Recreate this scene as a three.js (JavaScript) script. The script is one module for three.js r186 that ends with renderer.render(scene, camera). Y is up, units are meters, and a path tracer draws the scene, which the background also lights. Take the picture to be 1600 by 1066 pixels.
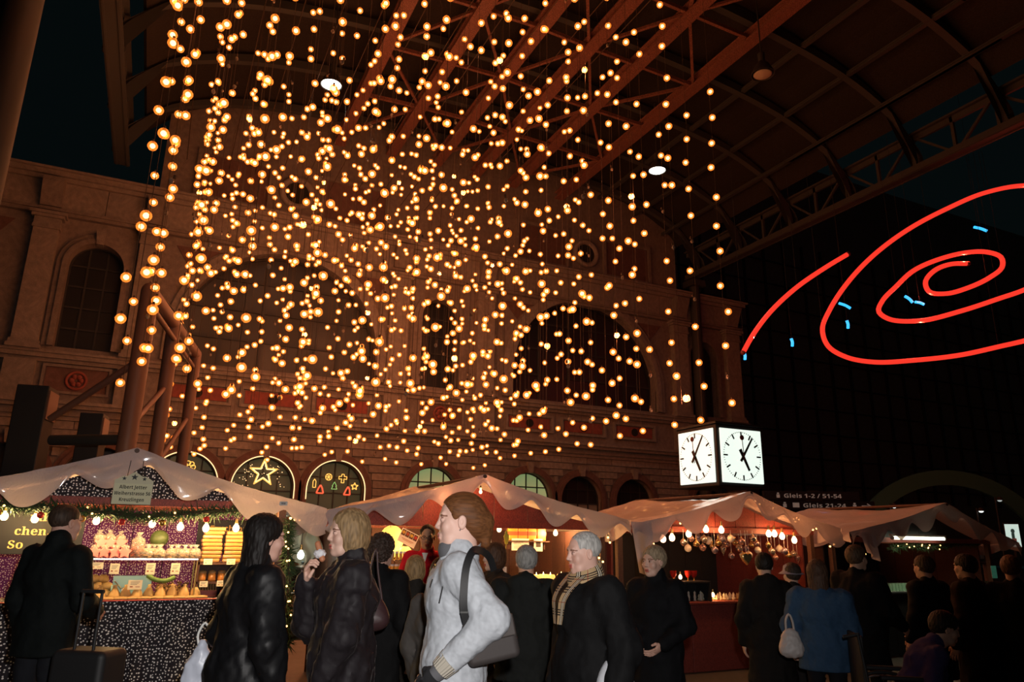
import * as THREE from 'three';
import { mergeGeometries } from 'three/addons/utils/BufferGeometryUtils.js';
import { RoundedBoxGeometry } from 'three/addons/geometries/RoundedBoxGeometry.js';
import { RectAreaLightUniformsLib } from 'three/addons/lights/RectAreaLightUniformsLib.js';
import { createNoise3D } from 'simplex-noise';

// World axes follow the hall: x along the stone facade (right), y up, -z along the hall towards the facade. Metres.
const EYE = 1.6, DEG = Math.PI / 180, FOCAL = 1128.75, PITCH = 15.4 * DEG, ROLL = 0.848 * DEG, HEADING = -25.7 * DEG;
const scene = new THREE.Scene();
const camera = new THREE.PerspectiveCamera(2 * Math.atan(533 / FOCAL) / DEG, 1600 / 1066, 0.05, 300);
camera.rotation.order = 'YXZ';
camera.rotation.set(PITCH, HEADING, ROLL);
camera.position.set(0, EYE, 0);
camera.updateMatrixWorld(true);
const renderer = new THREE.WebGLRenderer({ antialias: true });
renderer.toneMapping = THREE.LinearToneMapping;
renderer.toneMappingExposure = 1.0;
renderer.shadowMap.enabled = true;
RectAreaLightUniformsLib.init();
scene.background = new THREE.Color().setRGB(0.0014, 0.0028, 0.003);   // night beyond the open end of the hall

// the photographer's flash, held just above the camera: lights the near people and the stall canopies
const flash = new THREE.SpotLight(new THREE.Color().setRGB(1.0, 0.95, 0.92), 44, 0, 44 * DEG, 0.8, 2);
flash.name = 'camera_flash'; flash.castShadow = true; flash.shadow.radius = 2;
flash.position.set(0.1, EYE + 0.22, 0.06);
flash.target.position.set(2.35, EYE + 0.2, -9.0);
scene.add(flash, flash.target);

// ---------- helpers ----------
let seed = 20240;
const rnd = () => { seed = (seed + 0x6d2b79f5) | 0; let t = Math.imul(seed ^ (seed >>> 15), 1 | seed); t = (t + Math.imul(t ^ (t >>> 7), 61 | t)) ^ t; return ((t ^ (t >>> 14)) >>> 0) / 4294967296; };
const rr = (a, b) => a + (b - a) * rnd();
const noise3 = createNoise3D(rnd);
const V = (x, y, z) => new THREE.Vector3(x, y, z);
const C3 = (r, g, b) => new THREE.Color().setRGB(r, g, b);
const taken = {};
const numbered = (n) => { const k = taken[n] = (taken[n] ?? -1) + 1; return k ? n + '_' + String(k).padStart(3, '0') : n; };
function meta(o, label, category, group) { o.userData.label = label; o.userData.category = category; if (group) o.userData.group = group; return o; }
function thing(name, label, category, pos = [0, 0, 0], turn = 0, group) {
  const o = new THREE.Group(); o.name = numbered(name); o.position.set(...pos); o.rotation.y = turn; scene.add(o);
  return meta(o, label, category, group);
}
function part(parent, name, geo, mat, label) {
  const m = new THREE.Mesh(Array.isArray(geo) ? join(geo) : geo, mat); m.name = name; m.castShadow = m.receiveShadow = true; parent.add(m);
  if (label) m.userData.label = label;
  return m;
}
function solo(name, geo, mat, label, category, group) { const m = part(scene, numbered(name), geo, mat); return meta(m, label, category, group); }
function struct(name, geo, mat) {
  const o = geo ? part(scene, numbered(name), geo, mat) : new THREE.Group();
  if (!geo) { o.name = numbered(name); scene.add(o); }
  o.userData.kind = 'structure'; return o;
}
function copyOf(t, pos, turn = 0, label) { const c = t.clone(); c.name = numbered(t.name.replace(/_\d{3}$/, '')); c.position.set(...pos); c.rotation.y = turn; scene.add(c); c.userData = { ...t.userData }; if (label) c.userData.label = label; return c; }
function join(list) { return mergeGeometries(list.map((g) => { const q = g.index ? g.toNonIndexed() : g; for (const k of Object.keys(q.attributes)) if (!['position', 'normal', 'uv', 'color'].includes(k)) q.deleteAttribute(k); return q; })); }
const bx = (w, h, d, x = 0, y = 0, z = 0) => new THREE.BoxGeometry(w, h, d).translate(x, y, z);
const span = (x0, x1, y0, y1, z0, z1) => bx(Math.abs(x1 - x0), Math.abs(y1 - y0), Math.abs(z1 - z0), (x0 + x1) / 2, (y0 + y1) / 2, (z0 + z1) / 2);
const rbx = (w, h, d, r, x = 0, y = 0, z = 0, s = 2) => new RoundedBoxGeometry(w, h, d, s, r).translate(x, y, z);
const cyl = (r0, r1, h, x = 0, y = 0, z = 0, n = 14) => new THREE.CylinderGeometry(r0, r1, h, n).translate(x, y, z);
const ball = (r, x = 0, y = 0, z = 0, w = 14, h = 10) => new THREE.SphereGeometry(r, w, h).translate(x, y, z);
const lathe = (pts, n = 20) => new THREE.LatheGeometry(pts.map(([r, y]) => new THREE.Vector2(r, y)), n);
function rod(a, b, r, n = 8, r2 = r) {
  const A = V(...a), B = V(...b), d = B.clone().sub(A), g = new THREE.CylinderGeometry(r2, r, d.length(), n);
  g.applyQuaternion(new THREE.Quaternion().setFromUnitVectors(V(0, 1, 0), d.normalize()));
  return g.translate((A.x + B.x) / 2, (A.y + B.y) / 2, (A.z + B.z) / 2);
}
function beam(a, b, w, h) {   // rectangular bar from a to b
  const A = V(...a), B = V(...b), d = B.clone().sub(A), L = d.length(), m = new THREE.Matrix4().lookAt(A, B, Math.abs(d.y) > 0.99 * L ? V(1, 0, 0) : V(0, 1, 0));
  return new THREE.BoxGeometry(w, h, L).applyMatrix4(m).translate((A.x + B.x) / 2, (A.y + B.y) / 2, (A.z + B.z) / 2);
}
const tube = (pts, r, seg = 40, n = 8, closed = false) => new THREE.TubeGeometry(new THREE.CatmullRomCurve3(pts.map((p) => V(...p)), closed), seg, r, n, closed);
const extr = (shape, depth, bevel = 0, seg = 16) => new THREE.ExtrudeGeometry(shape, { depth, bevelEnabled: bevel > 0, bevelThickness: bevel, bevelSize: bevel, bevelSegments: 1, curveSegments: seg });
const poly = (pts) => new THREE.Shape(pts.map(([x, y]) => new THREE.Vector2(x, y)));
const turned = (g, x = 0, y = 0, z = 0) => g.applyMatrix4(new THREE.Matrix4().makeRotationFromEuler(new THREE.Euler(x, y, z)));
function boxUV(g) {   // uv in metres, from the face each triangle points at
  if (g.index) g = g.toNonIndexed();
  const p = g.attributes.position, n = p.count, uv = new Float32Array(n * 2), a = V(), b = V(), c = V();
  for (let i = 0; i < n; i += 3) {
    a.fromBufferAttribute(p, i); b.fromBufferAttribute(p, i + 1).sub(a); c.fromBufferAttribute(p, i + 2).sub(a); b.cross(c);
    const x = Math.abs(b.x), y = Math.abs(b.y), z = Math.abs(b.z);
    for (let k = i; k < i + 3; k++) { const px = p.getX(k), py = p.getY(k), pz = p.getZ(k); const [u, v] = z >= x && z >= y ? [px, py] : x >= y ? [pz, py] : [px, pz]; uv[k * 2] = u; uv[k * 2 + 1] = v; }
  }
  return g.setAttribute('uv', new THREE.BufferAttribute(uv, 2));
}
// a pixel of the photograph to a point: on the plane z = -a, or at depth D along the camera's level heading
const camRight = V(1, 0, 0).applyQuaternion(camera.quaternion), camUp = V(0, 1, 0).applyQuaternion(camera.quaternion), camFwd = V(0, 0, -1).applyQuaternion(camera.quaternion);
const level = V(-Math.sin(HEADING), 0, -Math.cos(HEADING)), side = V(Math.cos(HEADING), 0, -Math.sin(HEADING));
function at(px, py, { a, D }) {
  const d = camFwd.clone().addScaledVector(camRight, (px - 800) / FOCAL).addScaledVector(camUp, -(py - 533) / FOCAL);
  return V(0, EYE, 0).addScaledVector(d, a !== undefined ? a / -d.z : D / d.dot(level));
}
const turnTo = (phi) => { const f = level.clone().multiplyScalar(-Math.cos(phi * DEG)).addScaledVector(side, Math.sin(phi * DEG)); return Math.atan2(f.x, f.z); };   // 0 faces the camera, 90 to its right, -90 to its left

// ---------- textures and materials ----------
function dataTex(w, h, f, srgb = true) {
  const d = new Uint8Array(w * h * 4);
  for (let y = 0; y < h; y++) for (let x = 0; x < w; x++) { const c = f(x, y), o = (y * w + x) * 4; d[o] = c[0]; d[o + 1] = c[1]; d[o + 2] = c[2]; d[o + 3] = 255; }
  const t = new THREE.DataTexture(d, w, h); t.wrapS = t.wrapT = THREE.RepeatWrapping; t.magFilter = THREE.LinearFilter; if (srgb) t.colorSpace = THREE.SRGBColorSpace; t.needsUpdate = true; return t;
}
const TAU = Math.PI * 2;
const loop = (x, y, w, h, f, z = 0) => { const u = x / w * TAU, v = y / h * TAU; return noise3(Math.cos(u) * f + z, Math.sin(u) * f + Math.cos(v) * f * 0.7, Math.sin(v) * f + z * 1.7); };
const greyNoise = (fs, lo, hi, z = 0, n = 256) => dataTex(n, n, (x, y) => { let s = 0, t = 0; fs.forEach((f, i) => { const a = 1 / (1 + i * 0.5); s += a * loop(x, y, n, n, f, z + i * 9); t += a; }); const v = Math.max(0, Math.min(255, lo + (hi - lo) * (0.5 + 0.5 * s / t * 1.6))); return [v, v, v]; });
const T = {
  stone: greyNoise([1.5, 6, 22], 205, 250, 1), cloth: greyNoise([3, 30], 170, 255, 5), fine: greyNoise([8, 40], 120, 255, 3),
  wood: dataTex(256, 256, (x, y) => { const v = 190 + 50 * loop(x * 6, y, 256, 256, 6, 2) + 18 * loop(x, y, 256, 256, 30, 4); return [v, v * 0.96, v * 0.92]; }),
  rib: dataTex(64, 8, (x) => { const v = 150 + 100 * Math.sin(x / 64 * TAU * 4); return [v, v, v]; }, false),
};
const tx = (t, s) => { const c = t.clone(); c.repeat.set(s, s); c.needsUpdate = true; return c; };
const std = (c, roughness = 0.8, o = {}) => new THREE.MeshStandardMaterial({ color: C3(...c), roughness, ...o });
const phys = (c, roughness, o = {}) => new THREE.MeshPhysicalMaterial({ color: C3(...c), roughness, ...o });
const glow = (c, k, base = [0.5, 0.5, 0.5]) => new THREE.MeshStandardMaterial({ color: C3(...base), emissive: C3(...c), emissiveIntensity: k, roughness: 0.4 });
const stoneM = (c, k = 0.5) => std(c, 0.9, { map: tx(T.stone, k), bumpMap: tx(T.stone, k * 2), bumpScale: 0.004 });
const M = {
  stone: stoneM([0.27, 0.225, 0.19]), stone2: stoneM([0.235, 0.19, 0.16]), stone3: stoneM([0.295, 0.245, 0.205]), redStone: stoneM([0.3, 0.075, 0.055]), maroon: stoneM([0.16, 0.085, 0.07]),
  darkGlass: std([0.012, 0.013, 0.015], 0.35), mullion: std([0.02, 0.02, 0.02], 0.6), hole: std([0.01, 0.009, 0.008], 0.9),
  steel: std([0.42, 0.17, 0.12], 0.6, { map: tx(T.fine, 0.7) }), steelDark: std([0.03, 0.029, 0.028], 0.7), steelGrey: std([0.055, 0.056, 0.053], 0.65), deck: std([0.042, 0.035, 0.03], 0.9, { map: tx(T.wood, 0.4) }),  // beam steel is redder than the grey rib steel
  floor: std([0.12, 0.11, 0.1], 0.5, { map: tx(T.stone, 0.3) }), black: std([0.012, 0.012, 0.013], 0.6), blackGloss: std([0.012, 0.012, 0.013], 0.25), chrome: std([0.6, 0.6, 0.6], 0.25, { metalness: 1 }), brass: std([0.55, 0.35, 0.12], 0.3, { metalness: 1 }),
  wire: std([0.06, 0.035, 0.02], 0.7), white: std([0.75, 0.75, 0.72], 0.6), rust: std([0.17, 0.085, 0.06], 0.5),
};
// ---------- the hall ----------
const FZ = -26;   // front plane of the facade
struct('floor', boxUV(span(-16, 62, -0.3, 0, -52, 8)), M.floor);
function archShape(cx, r, y0, ys, S = THREE.Path) { const s = new S(); s.moveTo(cx - r, y0); s.lineTo(cx + r, y0); s.lineTo(cx + r, ys); s.absarc(cx, ys, r, 0, Math.PI, false); s.lineTo(cx - r, y0); return s; }
function archRing(cx, r0, r1, y0, ys, depth) {
  const s = new THREE.Shape(); s.moveTo(cx + r0, y0); s.lineTo(cx + r1, y0); s.lineTo(cx + r1, ys); s.absarc(cx, ys, r1, 0, Math.PI, false); s.lineTo(cx - r1, y0); s.lineTo(cx - r0, y0); s.lineTo(cx - r0, ys); s.absarc(cx, ys, r0, Math.PI, 0, true); s.lineTo(cx + r0, y0);
  return extr(s, depth, 0, 28);
}
const facade = struct('wall_back');
const GA = [[-4.1, 1], [-1.65, 1], [0.8, 1], [3.25, 1], [5.7, 1], [9.32, 1.0], [13.35, 1.0], [15.75, 0.98], [18.38, 0.98], [22.4, 0.9]];   // ground-floor arches: centre, radius
const BIG = [[-8.9, 3.4], [3.4, 3.4], [16.12, 3.62]], BAY = [[-2.66, 0.8], [9.35, 0.8], [22.5, 0.8]];
const X0 = -14, X1 = 24.65;
{ // ground floor wall, openings cut through
  const s = poly([[X0, 0], [X1, 0], [X1, 5], [X0, 5]]);
  for (const [c, r] of GA) s.holes.push(archShape(c, r, 0.02, 3.2));
  part(facade, 'ground_wall', boxUV(extr(s, 0.6, 0, 24).translate(0, 0, FZ - 0.6)), M.stone2);
  const u = poly([[X0, 5], [X1, 5], [X1, 13], [21.2, 13], [21.2, 19.5], [-1.2, 19.5], [-1.2, 13], [X0, 13]]);
  for (const [c, r] of BIG) u.holes.push(archShape(c, r, 7.2, 8.15));
  for (const [c, r] of BAY) u.holes.push(archShape(c, r, 7.25, 10));
  part(facade, 'upper_wall', boxUV(extr(u, 0.5, 0, 32).translate(0, 0, FZ - 0.5)), M.stone2);
}
{ // ashlar blocks between the ground-floor arches, each a stone standing proud of its joints
  const CH = 0.272, mats = [M.stone, M.stone2, M.stone3], shared = {};
  let n = 0;
  for (let k = 0; k < 9; k++) {
    const y0 = 2.5 + k * CH, ym = y0 + CH / 2, cuts = [];
    for (const [c, r] of GA) { const R = r + 0.3, dy = Math.max(0, Math.min(Math.abs(y0 - 3.2), Math.abs(y0 + CH - 3.2))); const hw = y0 < 3.2 ? R : y0 - 3.2 < R ? Math.sqrt(R * R - (y0 - 3.2) ** 2) : 0; if (hw > 0.02) cuts.push([c - hw, c + hw]); }
    let x = -6.2;
    const runs = [];
    for (const [a, b] of cuts) { if (a > x) runs.push([x, a]); x = Math.max(x, b); }
    runs.push([x, X1]);
    for (const [a, b] of runs) {
      const L = b - a; if (L < 0.08) continue;
      const m = Math.max(1, Math.round(L / 1.25)), off = k % 2 && m > 1 ? 0.3 : 0;
      let p = a;
      for (let i = 0; i < m; i++) {
        const q = i === m - 1 ? b : a + L * (i + 1 - off * 0.5) / m, w = Math.round((q - p) * 50) / 50 || 0.02, key = w.toFixed(2);
        shared[key] ??= boxUV(new THREE.BoxGeometry(Math.max(0.04, w - 0.025), CH - 0.03, 0.09));
        const st = part(facade, 'stone', shared[key], mats[(n * 7 + k) % 3]); st.position.set((p + q) / 2, ym, FZ + 0.035 + (n % 5) * 0.004); n++;
        p = q;
      }
    }
  }
}
for (const [c, r] of GA) { // moulded arch surrounds and keystones
  part(facade, 'arch_moulding', [archRing(c, r, r + 0.13, 0.02, 3.2, 0.2), archRing(c, r + 0.13, r + 0.27, 0.02, 3.2, 0.13)].map((g) => boxUV(g.translate(0, 0, FZ - 0.05))), M.maroon);
  part(facade, 'keystone', boxUV(extr(poly([[-0.09, 0], [0.09, 0], [0.14, 0.42], [-0.14, 0.42]]), 0.24).translate(c, 3.2 + r - 0.02, FZ - 0.02)), M.stone);
}
// cornices, pedestal zone, sills, frieze
const bandG = (y0, y1, out, x0 = X0, x1 = X1 + out) => boxUV(span(x0, x1, y0, y1, FZ - 0.1, FZ + out));
part(facade, 'cornice', [bandG(4.95, 5.08, 0.12), bandG(5.08, 5.28, 0.2), bandG(5.28, 5.4, 0.42), bandG(5.4, 5.5, 0.5)], M.stone);
part(facade, 'sill_course', [bandG(6.72, 6.84, 0.12), bandG(6.84, 6.98, 0.24), bandG(6.98, 7.06, 0.3)], M.stone);
for (let i = 0, x = X0; x < X1; i++) { const w = Math.min(1.62, X1 - x); part(facade, 'frieze_stone', boxUV(new THREE.BoxGeometry(w - 0.02, 0.92, 0.3).translate(x + w / 2, 12.22, FZ + 0.02)), [M.stone3, M.stone, M.stone3][i % 3]); x += 1.62; }
part(facade, 'architrave', [bandG(11.55, 11.66, 0.2), bandG(11.66, 11.76, 0.26)], M.stone2);
part(facade, 'top_cornice', [bandG(12.68, 12.82, 0.3), bandG(12.82, 12.98, 0.42), bandG(12.98, 13.06, 0.52)], M.stone3);
const RP = [[-6.6], [-0.0, 0.0], [0.85], [3.3], [5.72], [13.35], [15.9], [18.5]].filter((q) => q.length === 1);
for (const [c] of RP) { // red panels with a round opening
  const p = part(facade, 'red_panel', boxUV(span(c - 0.93, c + 0.93, 5.98, 6.42, FZ - 0.02, FZ + 0.03)), M.redStone);
  part(p, 'round_opening', turned(cyl(0.17, 0.17, 0.06, 0, 0, 0, 20), Math.PI / 2).translate(c, 6.2, FZ + 0.02), M.hole);
  part(p, 'panel_frame', [span(c - 1.1, c + 1.1, 6.46, 6.56, FZ, FZ + 0.1), span(c - 1.1, c + 1.1, 5.84, 5.94, FZ, FZ + 0.1), span(c - 1.1, c - 1.0, 5.94, 6.46, FZ, FZ + 0.1), span(c + 1.0, c + 1.1, 5.94, 6.46, FZ, FZ + 0.1)].map(boxUV), M.stone);
}
for (const c of [-2.66, 9.5, 22.5]) { // carved roundels below the bay windows
  const p = part(facade, 'relief_panel', boxUV(span(c - 0.85, c + 0.85, 5.85, 6.6, FZ - 0.02, FZ + 0.03)), M.maroon);
  part(p, 'roundel', new THREE.TorusGeometry(0.27, 0.045, 8, 26).translate(c, 6.22, FZ + 0.04), M.redStone);
  part(p, 'rosette', join([0, 1, 2, 3, 4, 5].map((k) => ball(0.085, c + 0.13 * Math.cos(k * TAU / 6), 6.22 + 0.13 * Math.sin(k * TAU / 6), FZ + 0.03, 8, 6))), M.redStone);
  part(p, 'panel_frame', [span(c - 0.95, c + 0.95, 6.6, 6.68, FZ, FZ + 0.1), span(c - 0.95, c + 0.95, 5.77, 5.85, FZ, FZ + 0.1), span(c - 0.95, c - 0.87, 5.85, 6.6, FZ, FZ + 0.1), span(c + 0.87, c + 0.95, 5.85, 6.6, FZ, FZ + 0.1)].map(boxUV), M.stone2);
}
for (const [x0, x1] of [[-4.55, -3.85], [-1.5, -0.85], [7.2, 7.95], [10.85, 11.6], [20.7, 21.5], [23.85, 24.65]]) { // pilasters
  const p = part(facade, 'pilaster', boxUV(span(x0, x1, 7.3, 11, FZ, FZ + 0.28)), M.stone3);
  part(p, 'pilaster_base', [span(x0 - 0.1, x1 + 0.1, 7.06, 7.18, FZ, FZ + 0.4), span(x0 - 0.05, x1 + 0.05, 7.18, 7.32, FZ, FZ + 0.34)].map(boxUV), M.stone);
  part(p, 'capital', [span(x0 - 0.04, x1 + 0.04, 11, 11.1, FZ, FZ + 0.33), span(x0 - 0.02, x1 + 0.02, 11.1, 11.36, FZ, FZ + 0.3), span(x0 - 0.1, x1 + 0.1, 11.36, 11.46, FZ, FZ + 0.38), span(x0 - 0.16, x1 + 0.16, 11.46, 11.56, FZ, FZ + 0.44)].map(boxUV), M.stone);
  part(p, 'bracket', boxUV(extr(poly([[0, 0], [0.2, 0], [0.5, 0.75], [0.5, 0.9], [0, 0.9]]), x1 - x0 - 0.1).rotateY(-Math.PI / 2).translate(x1 - 0.05, 11.78, FZ + 0.1)), M.stone2);
  part(p, 'pier', boxUV(span(x0 - 0.06, x1 + 0.06, 5.5, 6.72, FZ, FZ + 0.3)), M.stone);
}
for (const [c, r] of BIG) {
  part(facade, 'great_arch_moulding', [archRing(c, r, r + 0.2, 7.2, 8.15, 0.22), archRing(c, r + 0.2, r + 0.42, 7.2, 8.15, 0.14)].map((g) => boxUV(g.translate(0, 0, FZ - 0.04))), M.stone3);
  for (const sgn of [-1, 1]) { // sunk spandrel panels
    const w = r + 0.55, pts = []; for (let i = 0; i <= 10; i++) { const t = (0.62 + 0.72 * i / 10); pts.push([sgn * w * Math.cos(t), Math.min(3.1, w * Math.sin(t) - 0.05)]); } pts.push([sgn * w * 0.96, 3.1]);
    const q = sgn < 0 ? pts.reverse() : pts;
    part(facade, 'spandrel_panel', boxUV(extr(poly(q), 0.05).translate(c, 8.15, FZ - 0.01)), M.maroon);
  }
  if (c < 0) continue;
  const md = part(facade, 'medallion', new THREE.TorusGeometry(0.55, 0.12, 8, 36).translate(c, 14.1, FZ + 0.08), M.stone3);
  part(md, 'round_opening', turned(cyl(0.45, 0.45, 0.1, 0, 0, 0, 28), Math.PI / 2).translate(c, 14.1, FZ + 0.02), M.hole);
  for (const [a, b] of [[-3.4, -1.05], [1.05, 3.4]]) { const p = part(facade, 'attic_panel', boxUV(span(c + a, c + b, 13.3, 14.9, FZ - 0.02, FZ + 0.04)), M.maroon); part(p, 'panel_frame', [span(c + a - 0.14, c + b + 0.14, 14.9, 15.05, FZ, FZ + 0.14), span(c + a - 0.14, c + b + 0.14, 13.15, 13.3, FZ, FZ + 0.14), span(c + a - 0.14, c + a, 13.3, 14.9, FZ, FZ + 0.14), span(c + b, c + b + 0.14, 13.3, 14.9, FZ, FZ + 0.14)].map(boxUV), M.stone2); }
}
for (const [c, r] of BAY) {
  part(facade, 'window_surround', [archRing(c, r, r + 0.16, 7.25, 10, 0.2), archRing(c, r + 0.16, r + 0.32, 7.25, 10, 0.12)].map((g) => boxUV(g.translate(0, 0, FZ - 0.03))), M.stone2);
  part(facade, 'keystone', boxUV(extr(poly([[-0.1, 0], [0.1, 0], [0.15, 0.45], [-0.15, 0.45]]), 0.26).translate(c, 10.76, FZ - 0.02)), M.stone);
}
// windows: frame bars and single panes
const archHalf = (r, ys, y) => (y <= ys ? r : Math.sqrt(Math.max(0, r * r - (y - ys) ** 2)));
function makeWindow(c, r, y0, ys, nx, rows, mat, bar, z, deep) {
  const w = struct('window_' + ++makeWindow.n); w.position.set(c, 0, z);
  const top = ys + r, ycuts = [y0]; for (let k = 1; k <= rows; k++) ycuts.push(y0 + (top - y0) * k / rows);
  for (let k = 0; k < rows; k++) for (let i = 0; i < nx; i++) {
    const x0 = -r + 2 * r * i / nx, x1 = -r + 2 * r * (i + 1) / nx, a = ycuts[k], b = ycuts[k + 1], pts = [];
    const cap = (x) => ys + Math.sqrt(Math.max(0, r * r - x * x));
    const hi = []; for (let m = 0; m <= 6; m++) { const x = x1 + (x0 - x1) * m / 6; hi.push([x, Math.min(b, cap(x))]); }
    if (Math.max(...hi.map((q) => q[1])) <= a + 0.03) continue;
    pts.push([x0, a], [x1, a], ...hi.map(([x, y]) => [x, Math.max(y, a + 0.001)]));
    part(w, 'pane', extr(poly(pts), 0.02), typeof mat === 'function' ? mat(i, k) : mat);
  }
  const bars = [];
  for (let i = 1; i < nx; i++) { const x = -r + 2 * r * i / nx; bars.push(span(x - bar, x + bar, y0, ys + Math.sqrt(r * r - x * x), 0, 0.06)); }
  for (let k = 1; k < rows; k++) { const h = archHalf(r, ys, ycuts[k]); bars.push(span(-h, h, ycuts[k] - bar, ycuts[k] + bar, 0, 0.07)); }
  for (const b of bars) part(w, 'glazing_bar', b, M.mullion);
  part(w, 'window_frame', archRing(0, r - bar * 1.6, r + 0.02, y0, ys, 0.09), M.mullion);
  return w;
}
makeWindow.n = 0;
for (const [c, r] of BIG) makeWindow(c, r, 7.2, 8.15, 5, 4, M.darkGlass, 0.05, FZ - 0.42);
for (const [c, r] of BAY) makeWindow(c, r, 7.25, 10, 3, 5, M.darkGlass, 0.03, FZ - 0.4);
const litGreen = glow([0.2, 0.3, 0.12], 0.75), litGreen2 = glow([0.17, 0.27, 0.11], 0.75), dimGreen = glow([0.03, 0.036, 0.016], 0.6, [0.03, 0.03, 0.03]), curtain = std([0.22, 0.2, 0.17], 0.9);
GA.forEach(([c, r], i) => {
  const lit = i === 5 || i === 6, decor = i >= 2 && i <= 4;
  makeWindow(c, r, 2.55, 3.2, 4, 3, lit ? (a, k) => (a % 2 ? litGreen : litGreen2) : decor ? dimGreen : (a, k) => (k === 0 && i > 6 ? curtain : M.darkGlass), 0.022, FZ - 0.3);
  struct('door_' + (i + 1), boxUV(join([span(c - r, c + r, 0, 2.45, FZ - 0.34, FZ - 0.26), span(c - r, c + r, 2.45, 2.56, FZ - 0.4, FZ - 0.14), span(c - 0.03, c + 0.03, 0, 2.45, FZ - 0.26, FZ - 0.22)])), M.black);
});
struct('wall_right', boxUV(join([span(X1 - 0.3, X1, 0, 13, FZ - 14, FZ - 0.5)])), M.stone2);
const far = struct('wall_far', boxUV(span(X1 - 0.3, 110, 0, 34, -41.4, -41)), M.stone2);
{ const g = []; for (let x = 27; x < 108; x += 2.2) g.push(span(x, x + 0.14, 5, 26, -41, -40.8)); for (let y = 6; y < 26; y += 2) g.push(span(X1, 108, y, y + 0.1, -41, -40.85)); part(far, 'window_lattice', g, M.steelDark); }

// ---------- roof: vault deck, ribs, long beams, lattice girders ----------
const MID = 9.75, prof = [[21.95, 12.5], [21.85, 13.3], [21.4, 13.9], [20.7, 14.6], [19.6, 15.15], [18.3, 15.55], [16.5, 15.85], [14.5, 16.05], [12, 16.2], [MID, 16.25]];
const full = [...prof, ...prof.slice(0, -1).reverse().map(([x, y]) => [2 * MID - x, y])].map(([x, h]) => [x, h + EYE]);
{ // boards of the roof deck, one per facet of the vault, built as planks along the hall
  const roof = struct('ceiling');
  for (let i = 2; i < full.length - 3; i++) { const [x0, y0] = full[i], [x1, y1] = full[i + 1]; const dx = x1 - x0, dy = y1 - y0, L = Math.hypot(dx, dy), nx = dy / L * -0.12, ny = dx / L * 0.12; const s = poly([[x0, y0], [x1, y1], [x1 - nx, y1 - ny], [x0 - nx, y0 - ny]]); part(roof, 'deck_panel', boxUV(extr(s, 33).translate(0, 0, -26.4)), M.deck); }
}
function ribShape(o, t) { const p = new THREE.CatmullRomCurve3(full.map(([x, y]) => V(x, y - o, 0))).getPoints(48), q = p.map((v) => [v.x, v.y]), r = p.map((v, i) => { const a = p[Math.max(0, i - 1)], b = p[Math.min(p.length - 1, i + 1)], d = b.clone().sub(a).normalize(); return [v.x + d.y * -t * -1, v.y + d.x * t]; }); return poly([...q, ...r.reverse()]); }
const ribG = boxUV(extr(ribShape(0.16, 0.3), 0.22).translate(0, 0, -0.11));
const RIBS = [-2.6, -5.4, -8.2, -11, -14, -16.7, -19.5, -22.4, -25.2];
RIBS.forEach((z) => { const r = solo('roof_rib', ribG, M.steelGrey, 'arched steel rib spanning the dark vaulted roof', 'roof rib', 'arched ribs of the station roof'); r.position.z = z; });
const longBeam = (x, h, w, t, m, label) => solo('roof_beam', boxUV(join([span(x - w / 2, x + w / 2, h + EYE - t / 2, h + EYE - t / 2 + 0.06, -26, 6), span(x - w / 2, x + w / 2, h + EYE + t / 2 - 0.06, h + EYE + t / 2, -26, 6), span(x - 0.06, x + 0.06, h + EYE - t / 2, h + EYE + t / 2, -26, 6)])), m, label, 'roof beam', 'long beams under the station roof');
const BEAMS = [[14.75, 15.05], [12.4, 15.1], [10.6, 15.15], [8.85, 15.25], [6.9, 15.2], [4.8, 15.1]];
for (const [x, h] of BEAMS) longBeam(x, h, 0.42, 0.34, M.steel, 'reddish steel beam running along the roof above the bulb strings');
for (const [x, h] of [[16.9, 15.45], [18.9, 15.05], [20.5, 14.35]]) longBeam(x, h, 0.16, 0.14, M.steelGrey, 'thin grey purlin along the dark vault between the ribs');
{ // wind bracing between the beams
  let k = 0;
  for (let j = 0; j < RIBS.length - 1; j++) for (let i = 0; i < BEAMS.length - 1; i++) {
    const [x0, h0] = BEAMS[i], [x1, h1] = BEAMS[i + 1], z0 = RIBS[j], z1 = RIBS[j + 1];
    const g = (i + j) % 2 ? beam([x0, h0 + EYE, z0], [x1, h1 + EYE, z1], 0.09, 0.09) : beam([x1, h1 + EYE, z0], [x0, h0 + EYE, z1], 0.09, 0.09);
    solo('roof_brace', [boxUV(g), boxUV(beam([x0, h0 + EYE, z0], [x1, h1 + EYE, z0], 0.1, 0.12))], M.steel, 'thin diagonal brace between reddish roof beams', 'roof brace', 'braces between the roof beams'); k++;
  }
}
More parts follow.
